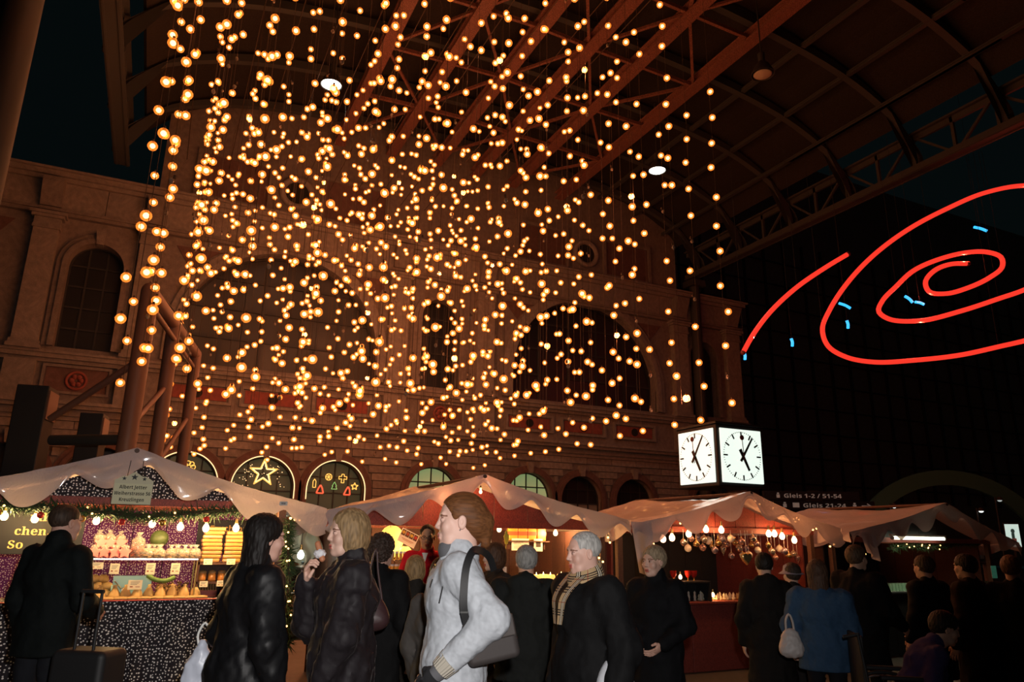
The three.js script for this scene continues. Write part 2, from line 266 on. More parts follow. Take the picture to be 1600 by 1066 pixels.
function girder(x, label) {
  const t = thing('lattice_girder', label, 'girder', [x, 0, 0]);
  const lo = 12.3 + EYE, hi = 13.6 + EYE;
  part(t, 'bottom_chord', boxUV(join([span(-0.24, 0.24, lo - 0.08, lo - 0.02, -26, 6), span(-0.2, -0.14, lo - 0.1, lo + 0.16, -26, 6), span(0.14, 0.2, lo - 0.1, lo + 0.16, -26, 6)])), M.steelGrey);
  part(t, 'top_chord', boxUV(join([span(-0.18, 0.18, hi, hi + 0.07, -26, 6), span(-0.05, 0.05, hi - 0.2, hi, -26, 6)])), M.steelGrey);
  for (let z = -25.2, k = 0; z < 5; z += 1.4, k++) { part(t, 'post', boxUV(beam([0, lo, z], [0, hi, z], 0.1, 0.1)), M.steelGrey); part(t, 'diagonal', boxUV(k % 2 ? beam([0, lo, z], [0, hi, z + 1.4], 0.08, 0.08) : beam([0, hi, z], [0, lo, z + 1.4], 0.08, 0.08)), M.steelGrey); }
  for (const z of RIBS) part(t, 'hanger', boxUV(beam([0, hi, z], [0, 15, z], 0.12, 0.12)), M.steelGrey);
}
girder(21.95, 'dark lattice girder at the foot of the vault past the facade corner');
girder(-2.45, 'dark lattice girder above the arched window beside the boxes');
const colG = (x, z, y1, label) => { const t = thing('iron_column', label, 'column', [x, 0, z]); part(t, 'shaft', cyl(0.24, 0.28, y1 - 0.5, 0, y1 / 2, 0, 16), M.steelDark); part(t, 'base', boxUV(bx(0.8, 0.5, 0.8, 0, 0.25, 0)), M.steelDark); part(t, 'capital', boxUV(bx(0.75, 0.3, 0.75, 0, y1 - 0.1, 0)), M.steelDark); };
colG(-2.45, -10.2, 13.6, 'dark iron column holding the girder over the left stall'); colG(21.95, -25.6, 13.6, 'dark iron column against the facade corner');
// ---------- curtain of hanging bulbs ----------
const bulbCore = new THREE.SphereGeometry(0.036, 8, 6), bulbHalo = new THREE.SphereGeometry(0.068, 12, 8), bulbOff = new THREE.SphereGeometry(0.034, 8, 6).scale(1, 1.3, 1), capG = cyl(0.017, 0.02, 0.05, 0, 0, 0, 6);
const coreM = glow([1.0, 0.68, 0.36], 7, [0.9, 0.6, 0.3]);
const haloM = phys([1.0, 0.72, 0.42], 0.0, { transmission: 0.78, thickness: 0, emissive: C3(1, 0.21, 0.014), emissiveIntensity: 2.1, ior: 1.3, specularIntensity: 0 });  // added glowing shell, imitates the lens halo around each bulb
const offM = std([0.25, 0.2, 0.16], 0.12);
const ROWX = [-0.48, 0.14, 0.92, 1.8, 2.7, 3.6, 4.55, 5.5, 6.4, 7.35, 8.35, 9.38];
const CABLE_Y = 14.4;
let lightCount = 0, strandN = 0;
for (let i = 0; i < ROWX.length; i++) {
  const x0 = ROWX[i];
  solo('support_cable', rod([x0, CABLE_Y, -25.7], [x0, CABLE_Y, -2], 0.012, 5), M.wire, 'thin steel cable stretched overhead carrying a row of bulb strings', 'cable', 'cables the bulb strings hang from');
  const a0 = i === 0 ? 9 : 10.1, a1 = i === 0 ? 12.9 : 22.4, step = i === 0 ? 0.62 : 0.93;
  let j = 0;
  const rowPhase = rr(0, 0.6);
  for (let a = a0; a <= a1 + 0.01; a += step, j++) {
    const jx = i === 11 ? rr(-0.04, 0.04) : rr(-0.2, 0.2), x = x0 + jx, z = -(a + (j ? rr(-0.2, 0.2) : 0));
    const s = thing('bulb_string', 'thin wire string of round bulbs with added amber halo shells hanging above the market', 'string lights', [x, CABLE_Y - 0.021, z], 0, 'bulb strings hanging in the hall');
    const bottom = -(CABLE_Y - EYE - 2.2) + rowPhase * 0.5 + rr(-0.06, 0.06) + (i === 0 ? rr(0, 0.8) : i < 3 && a > 13 && a < 19 ? 2.5 : 0), topY = i === 11 ? -3.2 : -0.9;
    part(s, 'wire', [rod([0, bottom, 0], [0, -0.5, 0], 0.0045, 4), rod([0, -0.5, 0], [-jx, 0, 0], 0.0045, 4)], M.wire);
    part(s, 'hook', ball(0.009, -jx, 0, 0, 6, 5), M.wire);
    for (let y = bottom, k = 0; y < topY; k++, y += 0.61) {
      if (k && rnd() > (i === 11 ? 0.92 : i < 2 ? 0.82 : 0.7)) continue;
      const px = rr(-0.07, 0.07), pz = rr(-0.07, 0.07), yj = rr(-0.1, 0.1), dead = rnd() < 0.085;
      if (dead) { const b = part(s, 'unlit_bulb', bulbOff, offM); b.position.set(px * 0.4, y + yj, pz * 0.4); }
      else {
        const b = part(s, 'bulb', bulbCore, coreM); b.position.set(px, y + yj, pz);
        const g = part(b, 'halo_globe', bulbHalo, haloM); g.castShadow = false;
        if ((strandN * 5 + k) % 47 === 7) { const l = new THREE.PointLight(C3(1, 0.3, 0.12), 4.7, 0, 2); l.name = 'string_bulb'; l.position.set(px, y + yj, pz); l.castShadow = true; s.add(l); lightCount++; }
      }
      part(s, 'cap', capG, M.wire).position.set(px, y + yj + 0.075, pz);
    }
    strandN++;
  }
}
console.log('strings', strandN, 'lights', lightCount);

// ---------- high-bay hall lamps ----------
function hallLamp(x, h, z, lit, label) {
  const y = h + EYE, t = thing('hall_lamp', label, 'lamp', [x, y, z]);
  part(t, 'reflector', lathe([[0.06, 0.42], [0.12, 0.4], [0.2, 0.3], [0.3, 0.08], [0.33, 0], [0.31, 0], [0.28, 0.08], [0.18, 0.28], [0.05, 0.34]], 24), M.steelDark);
  part(t, 'housing', cyl(0.1, 0.1, 0.3, 0, 0.55, 0), M.steelDark);
  part(t, 'hanger_rod', rod([0, 0.7, 0], [0, 15.8 + EYE - y, 0], 0.02), M.steelDark);
  part(t, 'lens', lathe([[0.001, -0.07], [0.12, -0.055], [0.22, -0.025], [0.29, 0.02], [0.001, 0.03]], 24), lit ? glow([1, 0.97, 0.85], 6) : std([0.5, 0.4, 0.3], 0.1));
  if (lit) { const l = new THREE.SpotLight(C3(1, 0.95, 0.82), 12, 0, 70 * DEG, 0.6, 2); l.name = 'hall_lamp'; l.position.set(0, -0.12, 0); l.target.position.set(0, -5, 0); l.castShadow = true; l.shadow.radius = 12; t.add(l, l.target); }
}
hallLamp(3.18, 13, -19.3, true, 'bright round hall lamp hanging among the bulb strings');
hallLamp(14.92, 13, -19.05, true, 'bright round hall lamp hanging beside the last bulb string');
hallLamp(14.18, 13, -13.1, false, 'unlit hall lamp hanging in the dark beside the roof beam');

// ---------- neon ----------
const neonR = glow([1.0, 0.045, 0.025], 0.95, [0.4, 0.02, 0.02]), neonB = glow([0.03, 0.45, 1.0], 1.5, [0.05, 0.2, 0.4]), neonCore = glow([1.0, 0.3, 0.08], 1.4, [0.8, 0.2, 0.1]);
const nP = (pts, D) => pts.map(([x, y]) => at(x, y, { D }).toArray());
function neonTube(name, label, pts, D, seg) {
  const p = nP(pts, D), t = thing(name, label, 'neon light', p[0]), q = p.map((v) => [v[0] - p[0][0], v[1] - p[0][1], v[2] - p[0][2]]);
  part(t, 'neon_tube', tube(q, 0.075, seg, 10), neonR);
  part(t, 'electrode', [ball(0.085, ...q[0], 10, 8), ball(0.085, ...q[q.length - 1], 10, 8)], std([0.3, 0.05, 0.04], 0.5));
  for (let i = 2; i < q.length - 1; i += 6) part(t, 'suspension_wire', rod(q[i], [q[i][0], Math.max(q[i][1] + 0.5, Math.min(q[i][1] + 9, 14.6 - p[0][1])), q[i][2]], 0.006, 4), M.steelDark);
  for (let i = 4; i < q.length; i += 7) { const l = new THREE.PointLight(C3(1, 0.1, 0.05), 3, 0, 2); l.name = 'neon'; l.position.set(q[i][0], q[i][1] - 0.14, q[i][2]); t.add(l); }
}
neonTube('neon_spiral', 'large red neon spiral hanging in the dark beyond the clock', [[1512, 412], [1485, 413], [1460, 423], [1446, 441], [1452, 456], [1478, 459], [1512, 450], [1546, 434], [1566, 417], [1564, 402], [1542, 394], [1508, 395], [1462, 407], [1426, 424], [1400, 448], [1379, 470], [1373, 487], [1390, 499], [1440, 501], [1502, 486], [1560, 467], [1605, 451], [1690, 405], [1725, 352], [1690, 302], [1605, 290], [1540, 301], [1480, 326], [1420, 358], [1366, 398], [1325, 441], [1296, 485], [1285, 515], [1294, 541], [1322, 558], [1366, 566], [1430, 563], [1500, 555], [1560, 542], [1610, 530], [1700, 500]], 22, 420);
neonTube('neon_arc', 'short curved red neon tube hanging outside the neon spiral', [[1325, 397], [1290, 418], [1245, 449], [1205, 486], [1178, 521], [1161, 551]], 22, 80);
for (const [x, y, dx, dy] of [[1163, 556, 1, 6], [1237, 535, 1, 6], [1320, 478, 9, 4], [1324, 507, 1, 6], [1420, 468, 6, 5], [1437, 474, 7, 2], [1532, 358, 10, 3]]) {
  const a = at(x - dx, y - dy, { D: 22.4 }), b = at(x + dx, y + dy, { D: 22.4 }), m = a.clone().add(b).multiplyScalar(0.5);
  const t = thing('neon_rod', 'small blue neon rod glowing near the red neon tubes', 'neon light', m.toArray(), 0, 'small blue neon rods');
  part(t, 'neon_tube', tube([a.clone().sub(m).toArray(), [0.03, 0.02, 0], b.clone().sub(m).toArray()], 0.045, 12, 8), neonB);
  part(t, 'suspension_wire', rod([0, 0, 0], [0, 8, 0], 0.005, 4), M.steelDark);
}

// ---------- station clock ----------
{
  const S = 1.46, n = at(1121, 710, { D: 17 }), t = thing('station_clock', 'square lit station clock with black hands on two faces', 'clock', [n.x + S / 2, n.y, n.z - S / 2]);
  const dialM = glow([0.86, 1.0, 0.9], 0.98, [0.8, 0.85, 0.8]), handM = std([0.015, 0.012, 0.01], 0.6), redM = std([0.12, 0.015, 0.01], 0.6), h = S / 2;
  part(t, 'housing', rbx(S, S, S, 0.03), M.black);
  part(t, 'roof_plate', bx(S + 0.06, 0.05, S + 0.06, 0, h + 0.03, 0), M.black);
  part(t, 'support_post', [span(-0.07, 0.07, -n.y, -h, -0.07, 0.07)], M.steelDark);
  part(t, 'base_plate', bx(0.6, 0.04, 0.6, 0, -n.y + 0.02, 0), M.steelDark);
  const w = S * 0.87;
  for (const turn of [0, -Math.PI / 2]) {
    const f = new THREE.Group(); f.name = 'clock_face'; f.rotation.y = turn; t.add(f);
    part(f, 'dial', rbx(w, w, 0.04, 0.015, 0, 0, h + 0.012), dialM);
    const Z = h + 0.038, bar = (ang, r0, r1, wd, z, th = 0.012) => turned(bx(wd, r1 - r0, th, 0, (r0 + r1) / 2, 0), 0, 0, -ang).translate(0, 0, z);
    for (let k = 0; k < 12; k++) part(f, 'hour_mark', bar(k * TAU / 12, w * 0.355, w * 0.455, 0.035, Z), handM);
    const mm = []; for (let k = 0; k < 60; k++) if (k % 5) mm.push(bar(k * TAU / 60, w * 0.435, w * 0.455, 0.012, Z)); part(f, 'minute_track', mm, std([0.2, 0.22, 0.2], 0.7));
    part(f, 'hour_hand', turned(extr(poly([[-0.045, -0.17], [0.045, -0.17], [0.03, w * 0.3], [-0.03, w * 0.3]]), 0.012), 0, 0, -153 * DEG).translate(0, 0, Z + 0.015), handM);
    part(f, 'minute_hand', turned(extr(poly([[-0.032, -0.16], [0.032, -0.16], [0.02, w * 0.42], [-0.02, w * 0.42]]), 0.012), 0, 0, -35 * DEG).translate(0, 0, Z + 0.035), handM);
    part(f, 'second_hand', [bar(-4 * DEG, -0.15, w * 0.34, 0.012, Z + 0.055), turned(cyl(0.062, 0.062, 0.012, 0, 0, 0, 18), Math.PI / 2).translate(Math.sin(-4 * DEG) * w * 0.34, Math.cos(-4 * DEG) * w * 0.34, Z + 0.055)], redM);
    const L = new THREE.RectAreaLight(C3(0.86, 1, 0.9), 0.9, w, w); L.name = 'clock_face'; L.position.set(0, 0, h + 0.12); L.lookAt(0, 0, h + 3); f.add(L);
    L.rotation.set(0, Math.PI, 0);
  }
}

// ---------- steel gantry and dark boxes behind the left stall ----------
{
  const top = at(235, 455, { D: 12 }), e = at(305, 563, { D: 16.3 }), mid = top.clone().lerp(e, 0.45), t = thing('steel_gantry', 'brown tubular steel gantry with three posts behind the left stall', 'gantry', [top.x, 0, top.z]);
  const q = [top, mid, e].map((v) => [v.x - top.x, top.y + (v.y - top.y) * 0.25, v.z - top.z]);
  q.forEach((v, i) => { const r = [0.15, 0.13, 0.12][i]; const p = part(t, 'post', rod([v[0], 0, v[2]], v, r, 16), M.rust); part(p, 'foot_plate', bx(0.5, 0.04, 0.5, v[0], 0.02, v[2]), M.steelDark); part(p, 'top_cap', ball(r, ...v, 14, 8), M.rust); });
  part(t, 'top_beam', rod(q[0], q[2], 0.12, 14), M.rust);
  part(t, 'second_beam', rod([q[0][0] + 0.1, q[0][1] - 0.34, q[0][2]], [q[2][0], q[2][1] - 0.34, q[2][2]], 0.05, 8), M.rust);
  const b0 = at(195, 562, { D: 12 }), b1 = at(78, 655, { D: 12.2 }), b2 = at(80, 688, { D: 12.2 }), rel = (v) => [v.x - top.x, v.y, v.z - top.z];
  part(t, 'brace', rod([q[0][0], b0.y, q[0][2]], rel(b1), 0.06, 10), M.rust);
  part(t, 'brace', rod([q[1][0], q[1][1] - 1.3, q[1][2]], [q[0][0], q[0][1] - 2.4, q[0][2]], 0.05, 8), M.rust);
  part(t, 'brace', rod([q[2][0], q[2][1] - 1.5, q[2][2]], [q[1][0], q[1][1] - 2.9, q[1][2]], 0.05, 8), M.rust);
  part(t, 'rail', rod([q[0][0], b2.y, q[0][2]], rel(b2), 0.09, 12), M.steelDark);
  part(t, 'cable_run', [tube([[q[0][0] - 0.02, q[0][1] + 0.16, q[0][2]], [(q[0][0] + q[2][0]) / 2, q[0][1] + 0.2, (q[0][2] + q[2][2]) / 2], [q[2][0], q[2][1] + 0.14, q[2][2]]], 0.015, 16, 5)], M.black);
  for (const [x, y, D, w, d, label] of [[62, 600, 12.6, 0.5, 0.55, 'tall dark box with a lit side painted brown beside the steel gantry'], [150, 643, 14.5, 0.42, 0.5, 'shorter dark box standing between gantry rail and facade']]) {
    const p = at(x, y, { D }), c = thing('dark_cabinet', label, 'cabinet', [p.x, 0, p.z], HEADING * 0.4);
    part(c, 'body', rbx(w, p.y - 0.1, d, 0.02, 0, p.y / 2 - 0.02, 0), M.black); part(c, 'side_panel', bx(0.02, 0.5, d - 0.06, w / 2 + 0.011, p.y - 0.4, 0), M.rust); part(c, 'plinth', bx(w + 0.1, 0.1, d + 0.1, 0, 0.05, 0), M.steelDark);  // brown panel puts the light on the side face into colour
  }
}
// ---------- market stalls ----------
const canopyM = phys([0.7, 0.55, 0.52], 0.75, { transmission: 0.32, thickness: 0, clearcoat: 1, clearcoatRoughness: 0.09, side: THREE.DoubleSide, bumpMap: tx(T.stone, 1.2), bumpScale: 0.012 });
const redWood = std([0.4, 0.075, 0.055], 0.6, { map: tx(T.wood, 1.2) }), redWood2 = std([0.33, 0.065, 0.055], 0.6, { map: tx(T.wood, 1.4) }), postM = std([0.2, 0.1, 0.07], 0.65, { map: tx(T.wood, 2) }), plankM = std([0.15, 0.05, 0.03], 0.7, { map: tx(T.wood, 1.5) }), plankM2 = std([0.12, 0.042, 0.027], 0.7, { map: tx(T.wood, 1.5) });
function grid(nu, nv, f) {   // a smooth sheet from f(u, v) -> [x, y, z]
  const g = new THREE.PlaneGeometry(1, 1, nu, nv), p = g.attributes.position, uv = g.attributes.uv;
  for (let i = 0; i < p.count; i++) { const q = f(uv.getX(i), uv.getY(i)); p.setXYZ(i, q[0], q[1], q[2]); if (q.length > 3) uv.setXY(i, q[3], q[4]); else uv.setXY(i, q[0] + q[2] * 0.4, q[1] + q[2] * 0.9); }
  g.computeVertexNormals(); return g;
}
const dots = (() => { // silver dots printed on dark purple cloth
  const n = 512, d = new Float32Array(n * n), cells = 22;
  for (let i = 0; i < cells; i++) for (let j = 0; j < cells; j++) { if (rnd() < 0.06) continue; const cx = (i + rr(0.15, 0.85)) * n / cells, cy = (j + rr(0.15, 0.85)) * n / cells, r = rr(3.6, 6.4); for (let y = -8; y <= 8; y++) for (let x = -8; x <= 8; x++) { const q = Math.hypot(x, y); if (q < r + 1) { const o = ((Math.floor(cy + y) + n) % n) * n + (Math.floor(cx + x) + n) % n; d[o] = Math.max(d[o], Math.min(1, r + 1 - q)); } } }
  const make = (b, c) => dataTex(n, n, (x, y) => { const v = d[y * n + x]; return b.map((k, i) => k + (c[i] - k) * v); });
  return { dark: make([20, 7, 20], [255, 250, 245]), rough: null, purple: make([112, 34, 106], [250, 236, 230]) };
})();
const clothDark = std([1, 1, 1], 0.75, { map: tx(dots.dark, 1.7) }), clothPurple = std([1, 1, 1], 0.8, { map: tx(dots.purple, 2.0) });
const SF = -7.4;   // front edge of the canopies
function stall(o) {
  const { x0, x1, px, py, yl, yr, label, back = -10, wallM = plankM, gableM = redWood, phase = 0, counterY, counterM, flap } = o;
  const cx = (x0 + x1) / 2, t = thing('market_stall', label, 'market stall', [cx, 0, SF]);
  const X = (x) => x - cx, Zb = back - SF, xa = x0 + (o.inL ?? 0.12), xb = x1 - (o.inR ?? 0.12);
  const ridge = (s) => { const x = x0 + (x1 - x0) * s; return x < px ? yl + (py - yl) * Math.pow((x - x0) / (px - x0), 0.93) - 0.05 * Math.sin(Math.PI * (x - x0) / (px - x0)) : yr + (py - yr) * Math.pow((x1 - x) / (x1 - px), 0.93) - 0.05 * Math.sin(Math.PI * (x1 - x) / (x1 - px)); };
  const wob = (x, z) => 0.022 * noise3(x * 1.3 + phase, z * 1.1, 2) + 0.008 * noise3(x * 5, z * 4, phase);
  const top = part(t, 'canopy', grid(64, 24, (s, v) => { const x = x0 + (x1 - x0) * s, z = Zb * v; return [X(x), ridge(s) + wob(x, z) * Math.min(1, v * 4 + 0.15) - 0.07 * Math.sin(Math.PI * v), z]; }), canopyM, 'off-white plastic canopy');
  const wave = (x) => Math.pow(Math.abs(Math.sin((x * 1.67 + phase) * Math.PI)), 1.5);
  part(top, 'scalloped_valance', grid(150, 10, (s, v) => {
    const x = x0 + (x1 - x0) * s, drop = 0.09 + 0.2 * wave(x) + 0.03 * noise3(x * 0.9, phase, 1), k = 1 - v;
    return [X(x) + 0.02 * noise3(x * 3, k * 2, phase), ridge(s) + wob(x, 0) * 0.15 - drop * k, 0.03 * Math.sin(k * 2.2) + 0.045 * k * noise3(x * 2.2, 1 + phase, k)];
  }), canopyM);
  for (const [x, sgn] of [[x0, -1], [x1, 1]]) part(top, 'side_valance', grid(40, 6, (s, v) => { const z = Zb * s, k = 1 - v; return [X(x) + sgn * (0.015 + 0.02 * k * noise3(z * 2, k, phase)), (sgn < 0 ? yl : yr) - 0.07 * Math.sin(Math.PI * s) - k * (0.07 + 0.1 * Math.abs(Math.sin(z * 4 + phase))), z]; }), canopyM);
  if (flap) part(top, 'corner_flap', grid(14, 20, (s, v) => { const k = 1 - v; return [X(flap[0]) + (s - 0.5) * (0.3 - 0.08 * k) + 0.06 * k, flap[1] + 0.05 - k * (flap[1] + 0.05 - flap[2]) - 0.12 * k * s, 0.04 + 0.05 * Math.sin(s * 7) * k]; }), canopyM);
  part(top, 'ridge_pole', rod([X(px), py - 0.03, 0.02], [X(px), py - 0.03, Zb], 0.022), postM);
  const pf = 0.45, hb = o.beamY ?? 1.74;
  for (const x of [xa, xb]) for (const z of [-pf, Zb + 0.1]) part(t, 'post', boxUV(span(X(x) - 0.035, X(x) + 0.035, 0, hb, z - 0.035, z + 0.035)), postM);
  part(t, 'front_beam', boxUV(span(X(x0) + 0.08, X(x1) - 0.08, hb - 0.07, hb, -pf - 0.04, -pf + 0.04)), redWood);
  part(t, 'back_beam', boxUV(span(X(x0) + 0.08, X(x1) - 0.08, hb - 0.07, hb, Zb + 0.06, Zb + 0.14)), redWood);
  const gb = [[X(x0) + 0.1, hb], [X(x1) - 0.1, hb]], gt = []; for (let i = 20; i >= 0; i--) { const s = 0.03 + 0.94 * i / 20, y = ridge(s) - 0.09; if (y > hb + 0.01) gt.push([X(x0 + (x1 - x0) * s), y]); }
  if (gt.length > 2) { // gable boards, upright planks
    const xs = gt.map((q) => q[0]), xa = Math.min(...xs), xb = Math.max(...xs), n = gableM === clothDark ? 1 : 7, yAt = (x) => { for (let i = 0; i < gt.length - 1; i++) { const [a, ya] = gt[i], [b, yb] = gt[i + 1]; if ((x <= a && x >= b) || (x >= a && x <= b)) return ya + (yb - ya) * (x - a) / (b - a || 1); } return hb + 0.01; };
    for (let i = 0; i < n; i++) { const a = xa + (xb - xa) * i / n + 0.004, b = xa + (xb - xa) * (i + 1) / n - 0.004, pts = [[a, hb], [b, hb]]; for (let k = 0; k <= 8; k++) { const x = b + (a - b) * k / 8; pts.push([x, Math.max(hb + 0.005, yAt(x))]); } part(t, 'gable_board', boxUV(extr(poly(pts), 0.02).translate(0, 0, -pf - 0.01)), i % 2 && gableM === redWood ? redWood2 : gableM); }
  }
  // back and side walls of upright planks
  const nb = Math.round((xb - xa) / 0.34);
  for (let i = 0; i < nb; i++) { const a = X(xa) + (xb - xa) * i / nb, b = X(xa) + (xb - xa) * (i + 1) / nb; part(t, 'wall_plank', boxUV(span(a + 0.004, b - 0.004, 0.02, hb - 0.07, Zb + 0.12 + (i % 3) * 0.004, Zb + 0.15)), Array.isArray(wallM) ? wallM[i % wallM.length] : wallM); }
  for (const x of [xa, xb]) for (let i = 0; i < 5; i++) { const a = -0.6 + (Zb + 0.7) * i / 5, b = -0.6 + (Zb + 0.7) * (i + 1) / 5; part(t, 'side_plank', boxUV(span(X(x) - 0.012, X(x) + 0.012, 0.02, hb - 0.08, a - 0.004, b + 0.004)), o.sideM ?? (i % 2 ? plankM : plankM2)); }
  if (counterY) {
    part(t, 'counter_top', boxUV(rbx(xb - xa - 0.06, 0.035, 0.85, 0.01, X((xa + xb) / 2), counterY - 0.018, -0.88)), o.topM ?? redWood);
    const n = o.panels ?? 3; for (let i = 0; i < n; i++) { const a = X(xa) + 0.05 + (xb - xa - 0.1) * i / n, b = X(xa) + 0.05 + (xb - xa - 0.1) * (i + 1) / n; part(t, 'counter_panel', boxUV(rbx(b - a - 0.008, counterY - 0.06, 0.025, 0.006, (a + b) / 2, (counterY - 0.06) / 2 + 0.02, -0.5)), counterM ?? redWood2); }
  }
  return t;
}
const purpleWall = [clothPurple];
const st1 = stall({ x0: -1.98, x1: 1.56, px: -0.19, py: 2.36, yl: 1.86, yr: 1.87, label: 'gingerbread stall hung with purple dotted cloth and a name board', phase: 0.08, wallM: purpleWall, gableM: clothDark, counterY: 1.0, beamY: 1.93, back: -9.6, inR: 0.36 });
const st2 = stall({ x0: 1.56, x1: 5.16, px: 3.25, py: 2.3, yl: 1.86, yr: 1.85, label: 'red-gabled stall with a vendor and hanging wooden stars', phase: 0.62, wallM: [plankM, plankM2], counterY: 1.05, beamY: 1.8, back: -9.9, inL: 0.42 });
const st3 = stall({ x0: 5.18, x1: 8.72, px: 7.1, py: 2.27, yl: 1.8, yr: 1.82, label: 'red stall hung with glass baubles under the station clock', phase: 0.25, wallM: M.black, sideM: redWood2, counterY: 0.86, beamY: 1.8, back: -10, flap: [5.3, 1.78, 1.25], panels: 3 });
const st4 = stall({ x0: 8.9, x1: 12.8, px: 11.1, py: 2.26, yl: 1.78, yr: 1.68, label: 'dark drinks stall lit by a white tube beside the red stall', phase: 0.9, wallM: M.black, gableM: M.black, counterY: 0.92, counterM: M.black, topM: M.black, beamY: 1.72, back: -10.1, flap: [9.2, 1.75, 1.5] });

// --- bare bulbs in holders ---
const stallBulb = lathe([[0.001, -0.06], [0.022, -0.055], [0.036, -0.035], [0.04, -0.012], [0.034, 0.012], [0.018, 0.034], [0.014, 0.05], [0.001, 0.05]], 14), holderG = join([cyl(0.016, 0.018, 0.06, 0, 0.075, 0, 10), cyl(0.022, 0.022, 0.012, 0, 0.05, 0, 10)]);
function hangBulb(px, py, a, { I = 1.1, c = [1, 0.62, 0.25], k = 9, top = 1.86, s = 1, label, group, light = true }) {
  const p = at(px, py, { a }), t = thing('stall_bulb', label, 'light bulb', p.toArray(), 0, group);
  part(t, 'bulb', stallBulb.clone().scale(s, s, s), glow([1, c[1] + 0.12, c[2] + 0.15], k));
  part(t, 'lamp_holder', holderG.clone().scale(s, s, s), M.brass);
  if (top > p.y + 0.1) part(t, 'flex', rod([0, 0.1 * s, 0], [0, top - p.y, 0], 0.004, 5), M.black);
  if (light) { const l = new THREE.PointLight(C3(...c), I, 0, 2); l.name = 'stall_bulb'; l.position.set(0, -0.01, 0); l.castShadow = true; t.add(l); }
}
for (const [x, y] of [[7, 805], [55, 809], [151, 812], [238, 817], [282, 822], [322, 824], [369, 824], [414, 822]]) hangBulb(x, y, 7.85, { I: 1.15, top: 1.9, s: 0.78, label: 'bare glowing bulb hanging below the fir garland of the gingerbread stall', group: 'bulbs under the garland' });
// --- fir garlands ---
const needleG = new THREE.ConeGeometry(0.006, 0.085, 3).translate(0, 0.04, 0), needleM = std([0.035, 0.075, 0.025], 0.8);
function garland(label, pts, n, rad, baubles, lights) {
  const p0 = pts[0], t = thing('fir_garland', label, 'garland', p0), q = pts.map((p) => [p[0] - p0[0], p[1] - p0[1], p[2] - p0[2]]), curve = new THREE.CatmullRomCurve3(q.map((p) => V(...p)));
  part(t, 'stem', new THREE.TubeGeometry(curve, 60, 0.02, 6), std([0.05, 0.03, 0.015], 0.9));
  const im = new THREE.InstancedMesh(needleG, needleM, n), m = new THREE.Matrix4(), Q = new THREE.Quaternion(); im.name = 'needles'; im.userData.kind = 'stuff';
  for (let i = 0; i < n; i++) { const c = curve.getPoint(rnd()), d = V(rr(-1, 1), rr(-1, 0.9), rr(-1, 1)).normalize(), s = rr(0.7, 1.5) * rad / 0.09; m.compose(c.addScaledVector(d, rr(0, 0.03)), Q.setFromUnitVectors(V(0, 1, 0), d), V(s, s, s)); im.setMatrixAt(i, m); }
  t.add(im);
  for (let i = 0; i < baubles; i++) { const c = curve.getPoint((i + 0.5) / baubles); part(t, 'bauble', ball(0.03, c.x, c.y - 0.07, c.z + 0.05, 14, 10), i % 2 ? phys([0.5, 0.03, 0.03], 0.15, { clearcoat: 1 }) : M.brass); }
  for (let i = 0; i < lights; i++) { const c = curve.getPoint(rnd()); part(t, 'fairy_light', ball(0.009, c.x + rr(-0.06, 0.06), c.y + rr(-0.04, 0.04), c.z + 0.07, 8, 6), glow([1, 0.5, 0.15], 6)); }
  return t;
}
garland('fir garland with red and gold baubles along the gingerbread stall', [[-30, 786], [60, 792], [150, 800], [235, 806], [330, 800], [430, 797]].map(([x, y]) => at(x, y, { a: 7.78 }).toArray()), 1500, 0.09, 7, 6);
garland('fir garland with tiny lights hanging beside the gingerbread stall post', [[452, 815], [449, 850], [452, 900], [448, 960], [450, 1010]].map(([x, y]) => at(x, y, { a: 7.6 }).toArray()), 900, 0.09, 0, 16);
garland('yellow-lit fir garland under the white tube of the drinks stall', [[1392, 858], [1420, 852], [1455, 856], [1490, 850], [1530, 850]].map(([x, y]) => at(x, y, { a: 7.95 }).toArray()), 700, 0.09, 0, 12);
